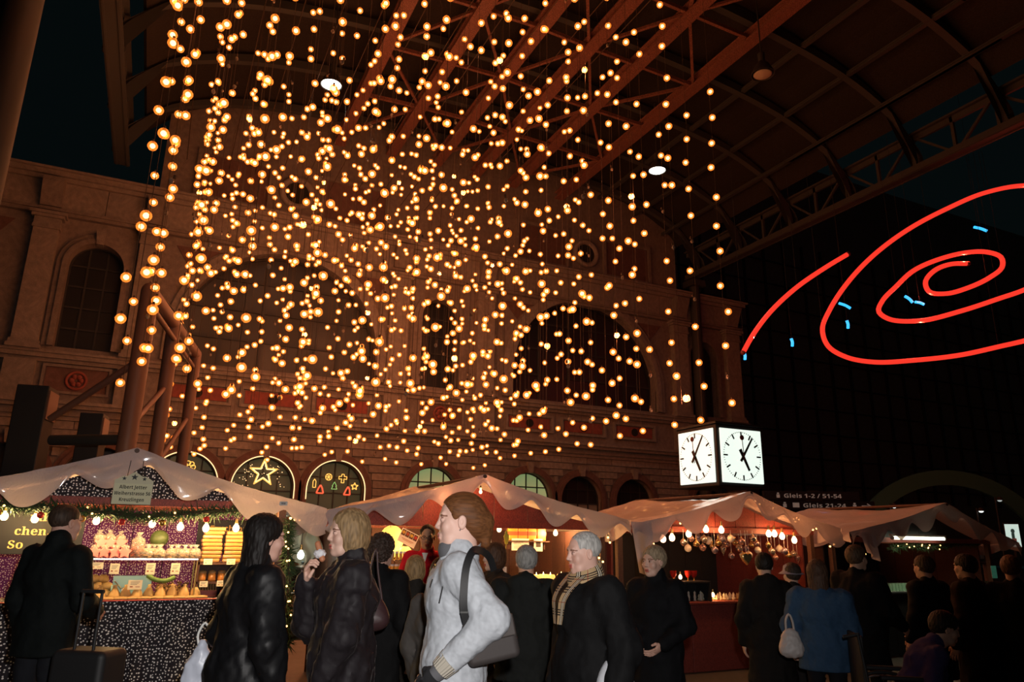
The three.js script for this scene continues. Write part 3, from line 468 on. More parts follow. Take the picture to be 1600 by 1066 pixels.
// --- name board ---
function textTex(w, h, bg, draw) { const c = document.createElement('canvas'); c.width = w; c.height = h; const g = c.getContext('2d'); g.fillStyle = bg; g.fillRect(0, 0, w, h); draw(g); const t = new THREE.CanvasTexture(c); t.colorSpace = THREE.SRGBColorSpace; return t; }
function board(name, label, category, p, w, h, tex, turn = 0, depth = 0.012, edge = M.white, group, tilt = 0, o = {}) {
  const t = thing(name, label, category, p.toArray(), turn, group);
  part(t, 'panel', rbx(w, h, depth, Math.min(0.003, depth / 3), 0, 0, 0), edge);
  part(t, 'print', new THREE.PlaneGeometry(w * 0.985, h * 0.985).translate(0, 0, depth / 2 + 0.0015), new THREE.MeshStandardMaterial({ map: tex, roughness: 0.6, ...o }));
  t.rotation.z = tilt; return t;
}
{
  const p = at(208, 764, { a: 7.33 }), W = 0.31, H = 0.27, t = thing('name_board', 'cream star-topped name board hanging from the gingerbread canopy', 'sign', p.toArray());
  const s = poly([[-W / 2, -H / 2], [W / 2, -H / 2], [W / 2, H * 0.26], [W * 0.3, H * 0.4], [W * 0.2, H * 0.4], [0, H * 0.55], [-W * 0.2, H * 0.4], [-W * 0.3, H * 0.4], [-W / 2, H * 0.26]]), g = extr(s, 0.01);
  part(t, 'panel', g, std([0.72, 0.66, 0.45], 0.7));
  const tex = textTex(512, 256, '#e6dfb8', (c) => { c.fillStyle = '#15120c'; c.textAlign = 'center'; c.font = 'bold 62px sans-serif'; c.fillText('Albert Jetter', 256, 66, 400); c.fillText('Weiherstrasse 56', 256, 146, 490); c.fillText('Kreuzlingen', 256, 226, 340); });
  part(t, 'lettering', new THREE.PlaneGeometry(W * 0.97, H * 0.64).translate(0, -H * 0.16, 0.0115), new THREE.MeshStandardMaterial({ map: tex, roughness: 0.7 }));
  const star = (r, x, y) => { const q = []; for (let i = 0; i < 10; i++) { const a = Math.PI / 2 + i * Math.PI / 5, R = i % 2 ? r * 0.42 : r; q.push([x + R * Math.cos(a), y + R * Math.sin(a)]); } return extr(poly(q), 0.004).translate(0, 0, 0.0105); };
  part(t, 'star', star(0.03, 0, H * 0.37), M.black); part(t, 'star', star(0.02, -0.08, H * 0.32), M.black); part(t, 'star', star(0.02, 0.08, H * 0.32), M.black);
  part(t, 'hanging_cord', [rod([-0.06, H * 0.4, 0.005], [-0.05, H * 0.4 + 0.14, -0.02], 0.003, 4), rod([0.06, H * 0.4, 0.005], [0.05, H * 0.4 + 0.14, -0.02], 0.003, 4)], M.black);
}
board('letter_board', 'dark board with gold letters at the left of the gingerbread stall', 'sign', at(45, 830, { a: 8.3 }), 0.9, 0.42, textTex(512, 256, '#08080c', (c) => { c.fillStyle = '#d9b56a'; c.font = 'bold 62px serif'; c.fillText('ml-b', 250, 70); c.fillText('chen.', 190, 150); c.fillText('So', 170, 226); }), 0, 0.015, M.black);
board('letter_board', 'dark board with gold letters behind the stacked loaves', 'sign', at(362, 838, { a: 9.3 }), 0.75, 0.36, textTex(512, 256, '#1a1412', (c) => { c.fillStyle = '#d09a3c'; c.font = 'bold 66px sans-serif'; c.textAlign = 'center'; c.fillText('Fruchtbrot', 256, 90); c.fillText('del', 256, 175); }), 0, 0.015, M.black);
// --- gingerbread stall counter cloth, display case ---
{
  const x0 = -1.85, x1 = 1.17, z0 = -7.86, y1 = 1.015;
  const cl = thing('counter_cloth', 'dark purple cloth with silver dots draped over the gingerbread counter', 'cloth', [0, 0, z0]);
  part(cl, 'front_drape', grid(220, 20, (s, v) => { const x = x0 + (x1 - x0) * s, k = 1 - v, f = 0.05 * k * (Math.sin(x * 17 + Math.sin(x * 5)) * 0.6 + noise3(x * 4, k, 3)); return [x, y1 - (y1 - 0.03) * k, 0.03 + f + 0.05 * k, x + f * 0.5, y1 - k * 0.97]; }), clothDark);
  part(cl, 'top_sheet', boxUV(span(x0, x1, y1 - 0.004, y1, -0.55, 0.03)), clothDark);
  part(cl, 'red_edging', rod([x0, y1, 0.035], [x1, y1, 0.035], 0.006, 6), std([0.5, 0.05, 0.04], 0.5));
  const dc = thing('display_case', 'glass display case with metal rails on the gingerbread counter', 'display case', [0, y1, z0]);
  const L = -0.72, R = 0.46, yS = 0.36, zB = -0.5, glassP = phys([0.95, 0.97, 0.95], 0.02, { transmission: 1, thickness: 0, ior: 1.45 });
  part(dc, 'shelf', rbx(R - L, 0.014, 0.46, 0.004, (L + R) / 2, yS, -0.3), glassP);
  part(dc, 'shelf_rail', rbx(R - L + 0.02, 0.02, 0.012, 0.004, (L + R) / 2, yS, -0.066), M.chrome);
  for (const x of [L, R]) for (const z of [-0.08, zB]) part(dc, 'upright', rod([x, 0, z], [x, yS, z], 0.009), M.brass);
  for (const x of [-0.32, 0.1]) part(dc, 'divider', bx(0.008, 0.22, 0.4, x, 0.11, -0.29), glassP);
  part(dc, 'front_pane', bx(R - L, 0.1, 0.006, (L + R) / 2, 0.26, -0.09), glassP);
}
const CY = 1.015, SY = CY + 0.367;   // counter and shelf heights
const bread = std([0.42, 0.2, 0.06], 0.55, { map: tx(T.fine, 6) }), bread2 = std([0.5, 0.27, 0.09], 0.5, { map: tx(T.fine, 7) }), crust = std([0.3, 0.12, 0.035], 0.6, { map: tx(T.fine, 8) }), pale = std([0.62, 0.36, 0.13], 0.6, { map: tx(T.fine, 9) }), foil = phys([0.92, 0.88, 0.82], 0.15, { transmission: 0.86, thickness: 0, clearcoat: 1 }), pink = std([0.75, 0.2, 0.19], 0.6), coneM = phys([0.85, 0.55, 0.22], 0.3, { transmission: 0.35, thickness: 0, clearcoat: 1 }), chocolate = std([0.06, 0.025, 0.014], 0.45);
function on(px, a, y) { const p = at(px, 900, { a }); return [p.x, y, p.z]; }
{ // cone-wrapped gingerbread rounds along the counter edge
  const base = lathe([[0.001, 0], [0.058, 0], [0.066, 0.008], [0.066, 0.02], [0.056, 0.03], [0.001, 0.032]], 20).scale(0.9, 1, 0.9), cone = lathe([[0.05, 0.03], [0.045, 0.055], [0.026, 0.09], [0.012, 0.112], [0.02, 0.125], [0.001, 0.13]], 14);
  const proto = thing('gingerbread_round', 'round gingerbread in a cellophane cone on the counter edge', 'gingerbread', on(160, 8.0, CY), 0, 'gingerbread rounds on the counter edge');
  part(proto, 'cookie', base, bread2); part(proto, 'cellophane_cone', cone, coneM);
  [183, 200, 218, 236, 254, 272, 291, 308].forEach((x, i) => copyOf(proto, on(x, 8.0 + (i % 2) * 0.02, CY), i));
  const flat = solo('flat_cookie', lathe([[0.001, 0], [0.06, 0], [0.07, 0.01], [0.066, 0.024], [0.03, 0.03], [0.001, 0.03]], 20).scale(0.88, 1, 0.7), pale, 'pale flat round cookie lying at the front of the counter', 'cookie', 'flat cookies at the counter front'); flat.position.set(...on(150, 7.88, CY));
  [172, 194, 212, 231, 250, 268, 287, 303, 318].forEach((x, i) => copyOf(flat, on(x, 7.88 + (i % 3) * 0.012, CY), 0));
}
{ // round buns in the left compartment
  const bun = lathe([[0.001, 0], [0.035, 0.002], [0.052, 0.02], [0.055, 0.04], [0.045, 0.065], [0.022, 0.082], [0.001, 0.086]], 16).scale(0.94, 0.94, 0.94);
  const b0 = solo('bun', bun, pale, 'golden bun heaped in the left compartment of the case', 'bun', 'buns in the display case'); let first = true;
  for (const [x, a, l] of [[136, 8.1, 0], [152, 8.1, 0], [168, 8.12, 0], [130, 8.22, 0], [146, 8.22, 0], [163, 8.22, 0], [178, 8.2, 0], [140, 8.15, 1], [156, 8.16, 1], [170, 8.17, 1], [148, 8.18, 2], [162, 8.19, 2]]) { const p = on(x, a, CY + 0.002 + l * 0.066); if (first) { b0.position.set(...p); first = false; } else copyOf(b0, p, x); }
  const tr = thing('blue_tray', 'pale turquoise tray with a small scoop inside the case', 'tray', on(208, 8.2, CY));
  part(tr, 'tray_body', [bx(0.34, 0.012, 0.26, 0, 0.006, 0), bx(0.34, 0.19, 0.01, 0, 0.1, -0.125), bx(0.01, 0.12, 0.26, -0.165, 0.06, 0), bx(0.01, 0.12, 0.26, 0.165, 0.06, 0)], std([0.3, 0.5, 0.48], 0.35));
  part(tr, 'scoop', [turned(cyl(0.03, 0.025, 0.07, 0, 0, 0, 14), 0, 0, 1.2).translate(-0.05, 0.06, 0.03), rod([-0.08, 0.08, 0.03], [-0.15, 0.15, 0.0], 0.006)], M.chrome);
  const heap = new THREE.InstancedMesh(new THREE.SphereGeometry(0.016, 7, 5).scale(1, 0.6, 0.8), bread, 420), m = new THREE.Matrix4(); heap.name = 'biscuit_heap';
  for (let i = 0; i < 420; i++) { const c = on(rr(247, 296), rr(8.05, 8.3), 0), e = 1 - Math.abs((i % 49) / 24.5 - 1) * 0.4; m.makeRotationFromEuler(new THREE.Euler(rr(0, 3), rr(0, 3), rr(0, 3))).setPosition(c[0], CY + 0.012 + rnd() * 0.15 * (0.35 + 0.65 * (-c[2] - 8.05) / 0.25) * e, c[2]); heap.setMatrixAt(i, m); }
  scene.add(heap); meta(heap, 'heap of small spiced biscuits in the right compartment', 'biscuits'); heap.userData.kind = 'stuff';
  const leaf = solo('green_pepper_garnish', tube([[-0.12, 0.02, 0], [-0.05, -0.02, 0.02], [0.05, -0.03, 0.02], [0.12, 0.0, 0]], 0.022, 20, 10), std([0.09, 0.15, 0.03], 0.5), 'curved green garnish lying on the biscuit heap', 'garnish'); leaf.position.set(...on(252, 8.06, CY + 0.19));
}
{ // upper shelf: star boxes, sachets, almond bag, cellophane bags, green ball
  const starPts = (r) => { const q = []; for (let i = 0; i < 10; i++) { const a = Math.PI / 2 + i * Math.PI / 5, R = i % 2 ? r * 0.55 : r; q.push([R * Math.cos(a), R * Math.sin(a)]); } return q; };
  const sb = thing('star_box', 'pink star-shaped sweet box in clear wrap on the glass shelf', 'sweet box', [0, 0, 0], 0, 'star boxes on the glass shelf');
  part(sb, 'box', extr(poly(starPts(0.055)), 0.05, 0.006), pink); part(sb, 'wrap', [ball(0.03, 0, 0.05, 0.025, 10, 8).scale(1.3, 0.9, 1)], foil);
  [[142, 0], [158, 0], [173, 0], [189, 0], [150, 1], [166, 1], [181, 1]].forEach(([x, l], i) => { const p = on(x, 8.05 + l * 0.08, SY + 0.052 + l * 0.085); if (i) copyOf(sb, p, rr(-0.2, 0.2)); else sb.position.set(...p); });
  const puff = thing('wrapped_cone', 'puffed white cellophane bundle on the star boxes', 'sweet bag', [0, 0, 0], 0, 'white bundles on the star boxes');
  part(puff, 'bag', lathe([[0.001, 0], [0.045, 0.01], [0.055, 0.04], [0.04, 0.075], [0.012, 0.09], [0.03, 0.115], [0.001, 0.105]], 12), foil); part(puff, 'sweets', ball(0.035, 0, 0.038, 0, 12, 8), pink);
  [[146, 0.2], [162, 0.2], [179, 0.19]].forEach(([x, l], i) => { const p = on(x, 8.16, SY + l - 0.06); if (i) copyOf(puff, p, i); else puff.position.set(...p); });
  const al = thing('almond_bag', 'tall clear bag of red-brown roasted almonds on the shelf', 'nut bag', on(209, 8.1, SY)), nuts = [];
  for (let i = 0; i < 120; i++) { const a = rnd() * TAU, r = 0.05 * Math.sqrt(rnd()); nuts.push(new THREE.SphereGeometry(0.012, 6, 5).scale(1, 0.7, 1.4).rotateY(rnd() * 6).translate(r * Math.cos(a), 0.012 + rnd() * 0.15, r * Math.sin(a))); }
  const np = part(al, 'almonds', nuts, std([0.3, 0.07, 0.03], 0.4)); np.userData.kind = 'stuff'; part(al, 'bag', lathe([[0.001, 0], [0.06, 0.003], [0.065, 0.09], [0.06, 0.17], [0.014, 0.2], [0.035, 0.24], [0.001, 0.235]], 16), foil);
  const gb = thing('green_ball', 'large green and brown ball hanging behind the sweet bags', 'ball', at(249, 842, { a: 8.35 }).toArray()); part(gb, 'ball', ball(0.085, 0, 0, 0, 22, 16), std([0.08, 0.11, 0.035], 0.5, { map: tx(T.stone, 2) })); part(gb, 'cord', rod([0, 0.08, 0], [0, 0.35, 0], 0.003, 4), M.black);
  const cb = thing('cookie_bag', 'small cellophane bag of golden cookies on the glass shelf', 'cookie bag', [0, 0, 0], 0, 'cookie bags on the glass shelf');
  part(cb, 'cookies', [0, 1, 2, 3, 4].map((k) => cyl(0.026, 0.026, 0.012, 0.02 * Math.cos(k * 2.4), 0.012 + k * 0.014, 0.02 * Math.sin(k * 2.4), 12)), bread2); part(cb, 'bag', lathe([[0.001, 0], [0.05, 0.003], [0.055, 0.05], [0.04, 0.085], [0.01, 0.098], [0.032, 0.128], [0.001, 0.118]], 14), foil);
  [[225, 8.06], [235, 8.12], [245, 8.06], [262, 8.08], [273, 8.13], [284, 8.06], [293, 8.12], [301, 8.05], [228, 8.2], [242, 8.2], [270, 8.2]].forEach(([x, a], i) => { const p = on(x, a, SY); if (i) copyOf(cb, p, i * 1.3); else cb.position.set(...p); });
}
{ // side rack with loaf stacks, jars and boxes
  const A = 8.15, xl = at(308, 880, { a: A }).x, xr = at(412, 880, { a: A }).x, t = thing('wooden_rack', 'dark wooden rack holding loaf stacks and jars', 'rack', [(xl + xr) / 2, CY, -A]), w = xr - xl;
  const y2 = at(340, 879, { a: A }).y - CY, y1 = at(340, 908, { a: A }).y - CY;
  part(t, 'shelf', boxUV(bx(w, 0.018, 0.3, 0, y2 - 0.009, 0)), plankM2); part(t, 'shelf', boxUV(bx(w, 0.018, 0.3, 0, y1 - 0.009, 0)), plankM2); part(t, 'back_panel', boxUV(bx(w, y2, 0.015, 0, y2 / 2, -0.145)), plankM2);
  for (const s of [-1, 1]) part(t, 'side_panel', boxUV(bx(0.018, y2, 0.3, s * (w / 2 - 0.009), y2 / 2, 0)), plankM2);
  const loafG = new RoundedBoxGeometry(0.185, 0.034, 0.12, 3, 0.014), wrapG = new RoundedBoxGeometry(0.19, 0.037, 0.124, 2, 0.014);
  const lf = thing('wrapped_loaf', 'flat glossy fruit loaf stacked on the wooden rack', 'loaf', [0, 0, 0], 0, 'loaf stacks on the rack'); part(lf, 'loaf', loafG, bread); part(lf, 'wrapper', wrapG, phys([0.85, 0.5, 0.17], 0.2, { transmission: 0.7, thickness: 0, clearcoat: 1 }));
  let k = 0;
  for (const [px, n] of [[325, 9], [360, 8], [396, 10]]) for (let i = 0; i < n; i++) { const p = on(px, A, CY + y2 + 0.02 + i * 0.0382); const q = [p[0] + rr(-0.008, 0.008) + (i > 6 ? (i - 6) * 0.012 : 0), p[1], p[2]]; if (k++) copyOf(lf, q, rr(-0.08, 0.08)); else lf.position.set(...q); }
  const jar = thing('honey_jar', 'small amber jar with a cloth lid on the rack', 'jar', [0, 0, 0], 0, 'jars on the rack'); part(jar, 'glass', lathe([[0.001, 0], [0.036, 0.002], [0.04, 0.02], [0.04, 0.07], [0.03, 0.085]], 16), phys([0.5, 0.2, 0.05], 0.08, { clearcoat: 1 })); part(jar, 'lid', lathe([[0.036, 0.078], [0.038, 0.09], [0.03, 0.104], [0.001, 0.108]], 16), pale);
  [316, 331, 346, 361, 377, 392].forEach((x, i) => { const p = on(x, A - 0.07, CY + y1); if (i) copyOf(jar, p, 0); else jar.position.set(...p); });
  const sw = thing('sweet_row_box', 'open box of small round sweets in rows under the jars', 'sweet box', [0, 0, 0], 0, 'boxes of sweets under the jars'); part(sw, 'tray', bx(0.19, 0.06, 0.1, 0, 0.03, 0), redWood);
  const sg = []; for (let i = 0; i < 8; i++) for (let j = 0; j < 4; j++) sg.push(ball(0.011, -0.084 + i * 0.024, 0.064 + j * 0.016, 0.04 - j * 0.02, 7, 5)); part(sw, 'sweets', sg, bread2).userData.kind = 'stuff';
  [325, 362].forEach((x, i) => { const p = on(x, A - 0.05, CY + 0.004); if (i) copyOf(sw, p, 0); else sw.position.set(...p); });
}
const cardTex = textTex(96, 96, '#f3e6c6', (c) => { c.fillStyle = '#a0522d'; c.fillRect(14, 62, 20, 12); c.fillRect(52, 66, 30, 6); c.fillStyle = '#555'; for (let i = 0; i < 3; i++) c.fillRect(16, 18 + i * 13, 64 - i * 9, 4); });
for (const [x, y, w, h, a] of [[151, 884, 0.11, 0.06, 7.93], [179, 889, 0.08, 0.095, 7.93], [235, 889, 0.08, 0.105, 7.93], [274, 889, 0.08, 0.105, 7.93], [211, 914, 0.12, 0.085, 7.96], [325, 878, 0.08, 0.055, 7.97], [361, 878, 0.08, 0.055, 7.97], [318, 913, 0.075, 0.055, 7.97], [345, 912, 0.075, 0.055, 7.97]]) board('price_card', 'small cream price card standing among the gingerbread goods', 'price card', at(x, y, { a }), w, h, cardTex, 0, 0.006, M.white, 'price cards of the gingerbread stall');
// ---------- red-gabled stall: lanterns, shelves, hanging stars, papers ----------
const warm = glow([1, 0.62, 0.12], 0.95, [0.8, 0.6, 0.2]);
for (const [x, y, r, a, label] of [[612, 843, 0.15, 8.7, 'large round yellow glowing paper lantern on the plank wall'], [608, 866, 0.075, 8.66, 'small round yellow lantern just below the largest lantern'], [633, 866, 0.085, 8.6, 'round yellow glowing lantern under the tilted leaflet'], [573, 852, 0.09, 8.7, 'yellow glowing lantern by the stall corner post']]) {
  const t = thing('paper_lantern', label, 'lantern', at(x, y, { a }).toArray());
  part(t, 'paper_shade', ball(r, 0, 0, 0, 22, 14).scale(1, 1.1, 0.6), warm); part(t, 'top_ring', new THREE.TorusGeometry(r * 0.25, 0.005, 6, 14).rotateX(Math.PI / 2).translate(0, r * 1.08, 0), M.black); part(t, 'cord', rod([0, r * 1.08, 0], [0, Math.max(r * 1.3, 1.74 - t.position.y), 0], 0.003, 4), M.black);
  const l = new THREE.PointLight(C3(1, 0.55, 0.16), r * 6, 0, 2); l.name = 'lantern'; l.position.set(0, 0, 0); l.castShadow = true; t.add(l);
}
board('leaflet', 'tilted leaflet with four small food pictures behind the vendor', 'leaflet', at(638, 841, { a: 8.5 }), 0.23, 0.16, textTex(256, 180, '#f2ead8', (c) => { ['#c9962c', '#b0522a', '#d8b23a', '#b83a2a'].forEach((f, i) => { c.fillStyle = '#5a3a20'; c.fillRect(8 + i * 61, 10, 56, 78); c.fillStyle = f; c.beginPath(); c.arc(36 + i * 61, 46, 22, 0, 7); c.fill(); }); c.fillStyle = '#b5652c'; c.fillRect(40, 118, 180, 7); c.fillRect(60, 134, 140, 5); }), 0, 0.006, M.white, undefined, -0.42);
board('white_sign', 'white board with brown lettering under the red gable', 'sign', at(668, 815, { a: 8.3 }), 0.48, 0.13, textTex(512, 140, '#efe2d2', (c) => { c.fillStyle = '#4a2a1c'; c.font = '86px serif'; c.fillText('Schul', 96, 104); }), 0, 0.012, M.white);
board('white_sign', 'small white label stuck on the gingerbread canopy edge', 'label', at(443, 787, { a: 7.36 }), 0.075, 0.04, textTex(64, 32, '#d8d0c8', (c) => { c.fillStyle = '#222'; c.font = 'bold 18px sans-serif'; c.fillText('BIM', 14, 22); }), 0, 0.004, M.white);
{ // lit shelf of bottles and jars
  const p = at(620, 905, { a: 8.3 }), t = thing('lit_shelf', 'yellow-lit two-tier shelf of little jars behind the shoppers', 'shelf', [p.x, 1.05, p.z]); const w = 0.5;
  for (const y of [0, 0.16, 0.3]) part(t, 'shelf_board', boxUV(bx(w, 0.014, 0.14, 0, y + 0.007, 0)), pale); for (const s of [-1, 1]) part(t, 'side', boxUV(bx(0.014, 0.31, 0.14, s * w / 2, 0.155, 0)), pale);
  const j0 = thing('spice_jar', 'little golden jar with a white lid on the lit shelf', 'jar', [0, 0, 0], 0, 'little jars on the lit shelf'); part(j0, 'glass', cyl(0.019, 0.019, 0.07, 0, 0.035, 0, 12), phys([0.75, 0.45, 0.08], 0.1, { clearcoat: 1 })); part(j0, 'lid', cyl(0.02, 0.02, 0.022, 0, 0.081, 0, 12), M.white);
  let k = 0; for (const y of [0.014, 0.174, 0.314]) for (let i = 0; i < 10; i++) { const q = [p.x - w / 2 + 0.04 + i * 0.047, 1.05 + y, p.z + 0.02]; if (k++) copyOf(j0, q); else j0.position.set(...q); }
}
for (const [x, y, a, I] of [[607, 830, 8.9, 1.2], [690, 822, 8.6, 1.1], [780, 826, 8.6, 1.3], [868, 832, 8.6, 1.3]]) hangBulb(x, y, a, { I, top: 1.78, s: 0.8, k: 3, label: 'small warm bulb hanging inside the red-gabled stall', group: 'bulbs inside the red-gabled stall' });
{ // hanging decorations
  const starS = (r, n, k) => { const q = []; for (let i = 0; i < 2 * n; i++) { const a = Math.PI / 2 + i * Math.PI / n, R = i % 2 ? r * k : r; q.push([R * Math.cos(a), R * Math.sin(a)]); } return poly(q); };
  const hang = (name, label, x, y, a, geo, mat) => { const p = at(x, y, { a }), t = thing(name, label, 'decoration', p.toArray()); part(t, 'figure', geo, mat); part(t, 'cord', rod([0, 0.03, 0], [0, 1.74 - p.y, 0], 0.002, 4), M.white); return t; };
  hang('paper_star', 'lilac six-pointed star hanging behind the white jacket collar', 758, 849, 7.9, extr(starS(0.06, 6, 0.5), 0.012), std([0.5, 0.42, 0.62], 0.6));
  const yf = hang('wooden_angel', 'yellow cut-out angel figure hanging from the red beam', 791, 838, 7.9, extr(poly([[-0.015, -0.09], [0.015, -0.09], [0.035, -0.02], [0.03, 0.02], [0.015, 0.03], [0.018, 0.05], [0, 0.065], [-0.018, 0.05], [-0.015, 0.03], [-0.035, 0.0], [-0.028, -0.03]]), 0.01), std([0.62, 0.55, 0.06], 0.6)); part(yf, 'tail', rod([0, -0.09, 0.005], [-0.01, -0.16, 0.005], 0.004), std([0.62, 0.55, 0.06], 0.6));
  hang('hanging_candle', 'pale wax candle hanging beside the lilac star', 767, 868, 7.9, join([cyl(0.022, 0.024, 0.12, 0, -0.02, 0, 14), cyl(0.003, 0.003, 0.02, 0, 0.05, 0, 6)]), std([0.72, 0.68, 0.5], 0.5));
  hang('fir_cone', 'dark fir sprig hanging under the canopy of the red-gabled stall', 627, 793, 7.7, join([0, 1, 2, 3, 4, 5, 6].map((k) => new THREE.ConeGeometry(0.012, 0.11, 5).rotateZ(Math.PI + (k - 3) * 0.35).translate((k - 3) * 0.022, -0.03, 0))), needleM);
  const p = at(823, 835, { a: 8.8 }); const bp = thing('packet_shelf', 'wooden shelf with orange packets above the white notices', 'shelf', [p.x, p.y - 0.09, p.z]); part(bp, 'shelf_board', boxUV(bx(0.62, 0.016, 0.14, 0, 0, 0)), plankM); part(bp, 'bracket', [bx(0.016, 0.1, 0.1, -0.25, -0.05, -0.02), bx(0.016, 0.1, 0.1, 0.25, -0.05, -0.02)], plankM2);
  const pk = thing('orange_packet', 'orange packet with a red band standing on the shelf', 'packet', [0, 0, 0], 0, 'orange packets on the shelf'); part(pk, 'packet', rbx(0.13, 0.17, 0.06, 0.012, 0, 0.085, 0), std([0.75, 0.28, 0.03], 0.4)); part(pk, 'band', bx(0.131, 0.05, 0.061, 0, 0.09, 0), std([0.55, 0.08, 0.03], 0.4));
  [-0.21, -0.07, 0.07, 0.21].forEach((dx, i) => { const q = [p.x + dx, p.y - 0.082, p.z]; if (i) copyOf(pk, q); else pk.position.set(...q); });
  const note = textTex(128, 96, '#eee6d4', (c) => { c.fillStyle = '#6b5a48'; for (let i = 0; i < 6; i++) c.fillRect(14, 16 + i * 12, 90 - (i % 3) * 18, 3); });
  board('notice', 'wide white paper notice pinned under the orange packets', 'notice', at(813, 851, { a: 8.75 }), 0.25, 0.15, note, 0, 0.003); board('notice', 'narrow white notice with a dark picture beside the wide one', 'notice', at(841, 852, { a: 8.75 }), 0.13, 0.16, textTex(96, 128, '#e8dcc4', (c) => { c.fillStyle = '#3a2a22'; c.fillRect(20, 24, 56, 60); }), 0, 0.003);
  board('notice', 'small price notice on the counter behind the white jacket', 'notice', at(783, 893, { a: 8.0 }), 0.14, 0.1, note, 0, 0.004);
  const cd = thing('candle_bag', 'bright yellow candle glowing in a folded bag on the counter', 'candle', [0, 0, 0], 0, 'glowing candles on the counter'); part(cd, 'bag', lathe([[0.001, 0], [0.05, 0.002], [0.055, 0.05], [0.06, 0.13], [0.05, 0.15]], 9), glow([1, 0.6, 0.12], 0.8, [0.8, 0.6, 0.3])); part(cd, 'flame', lathe([[0.001, 0.1], [0.014, 0.12], [0.011, 0.145], [0.001, 0.18]], 8), glow([1, 0.75, 0.3], 6));
  [[838, 0], [849, 0], [860, 0], [877, 0], [888, 0], [898, 0]].forEach(([x], i) => { const q = on(x, 8.1 + (i % 2) * 0.1, 1.05); if (i) copyOf(cd, q, i); else cd.position.set(...q); });
  for (const x of [849, 888]) { const q = at(x, 872, { a: 8.0 }), l = new THREE.PointLight(C3(1, 0.55, 0.15), 0.5, 0, 2); l.name = 'candle'; l.position.copy(q); l.castShadow = true; scene.add(l); }
}
hangBulb(751, 768, 7.55, { I: 0.5, c: [1, 0.4, 0.14], top: 0, s: 0.45, k: 6, label: 'tiny orange bulb at the peak of the red gable' });
hangBulb(690, 777, 7.5, { I: 0.35, c: [1, 0.4, 0.14], top: 0, s: 0.4, k: 6, label: 'tiny orange bulb under the red-gabled canopy near the dark fir sprig' });
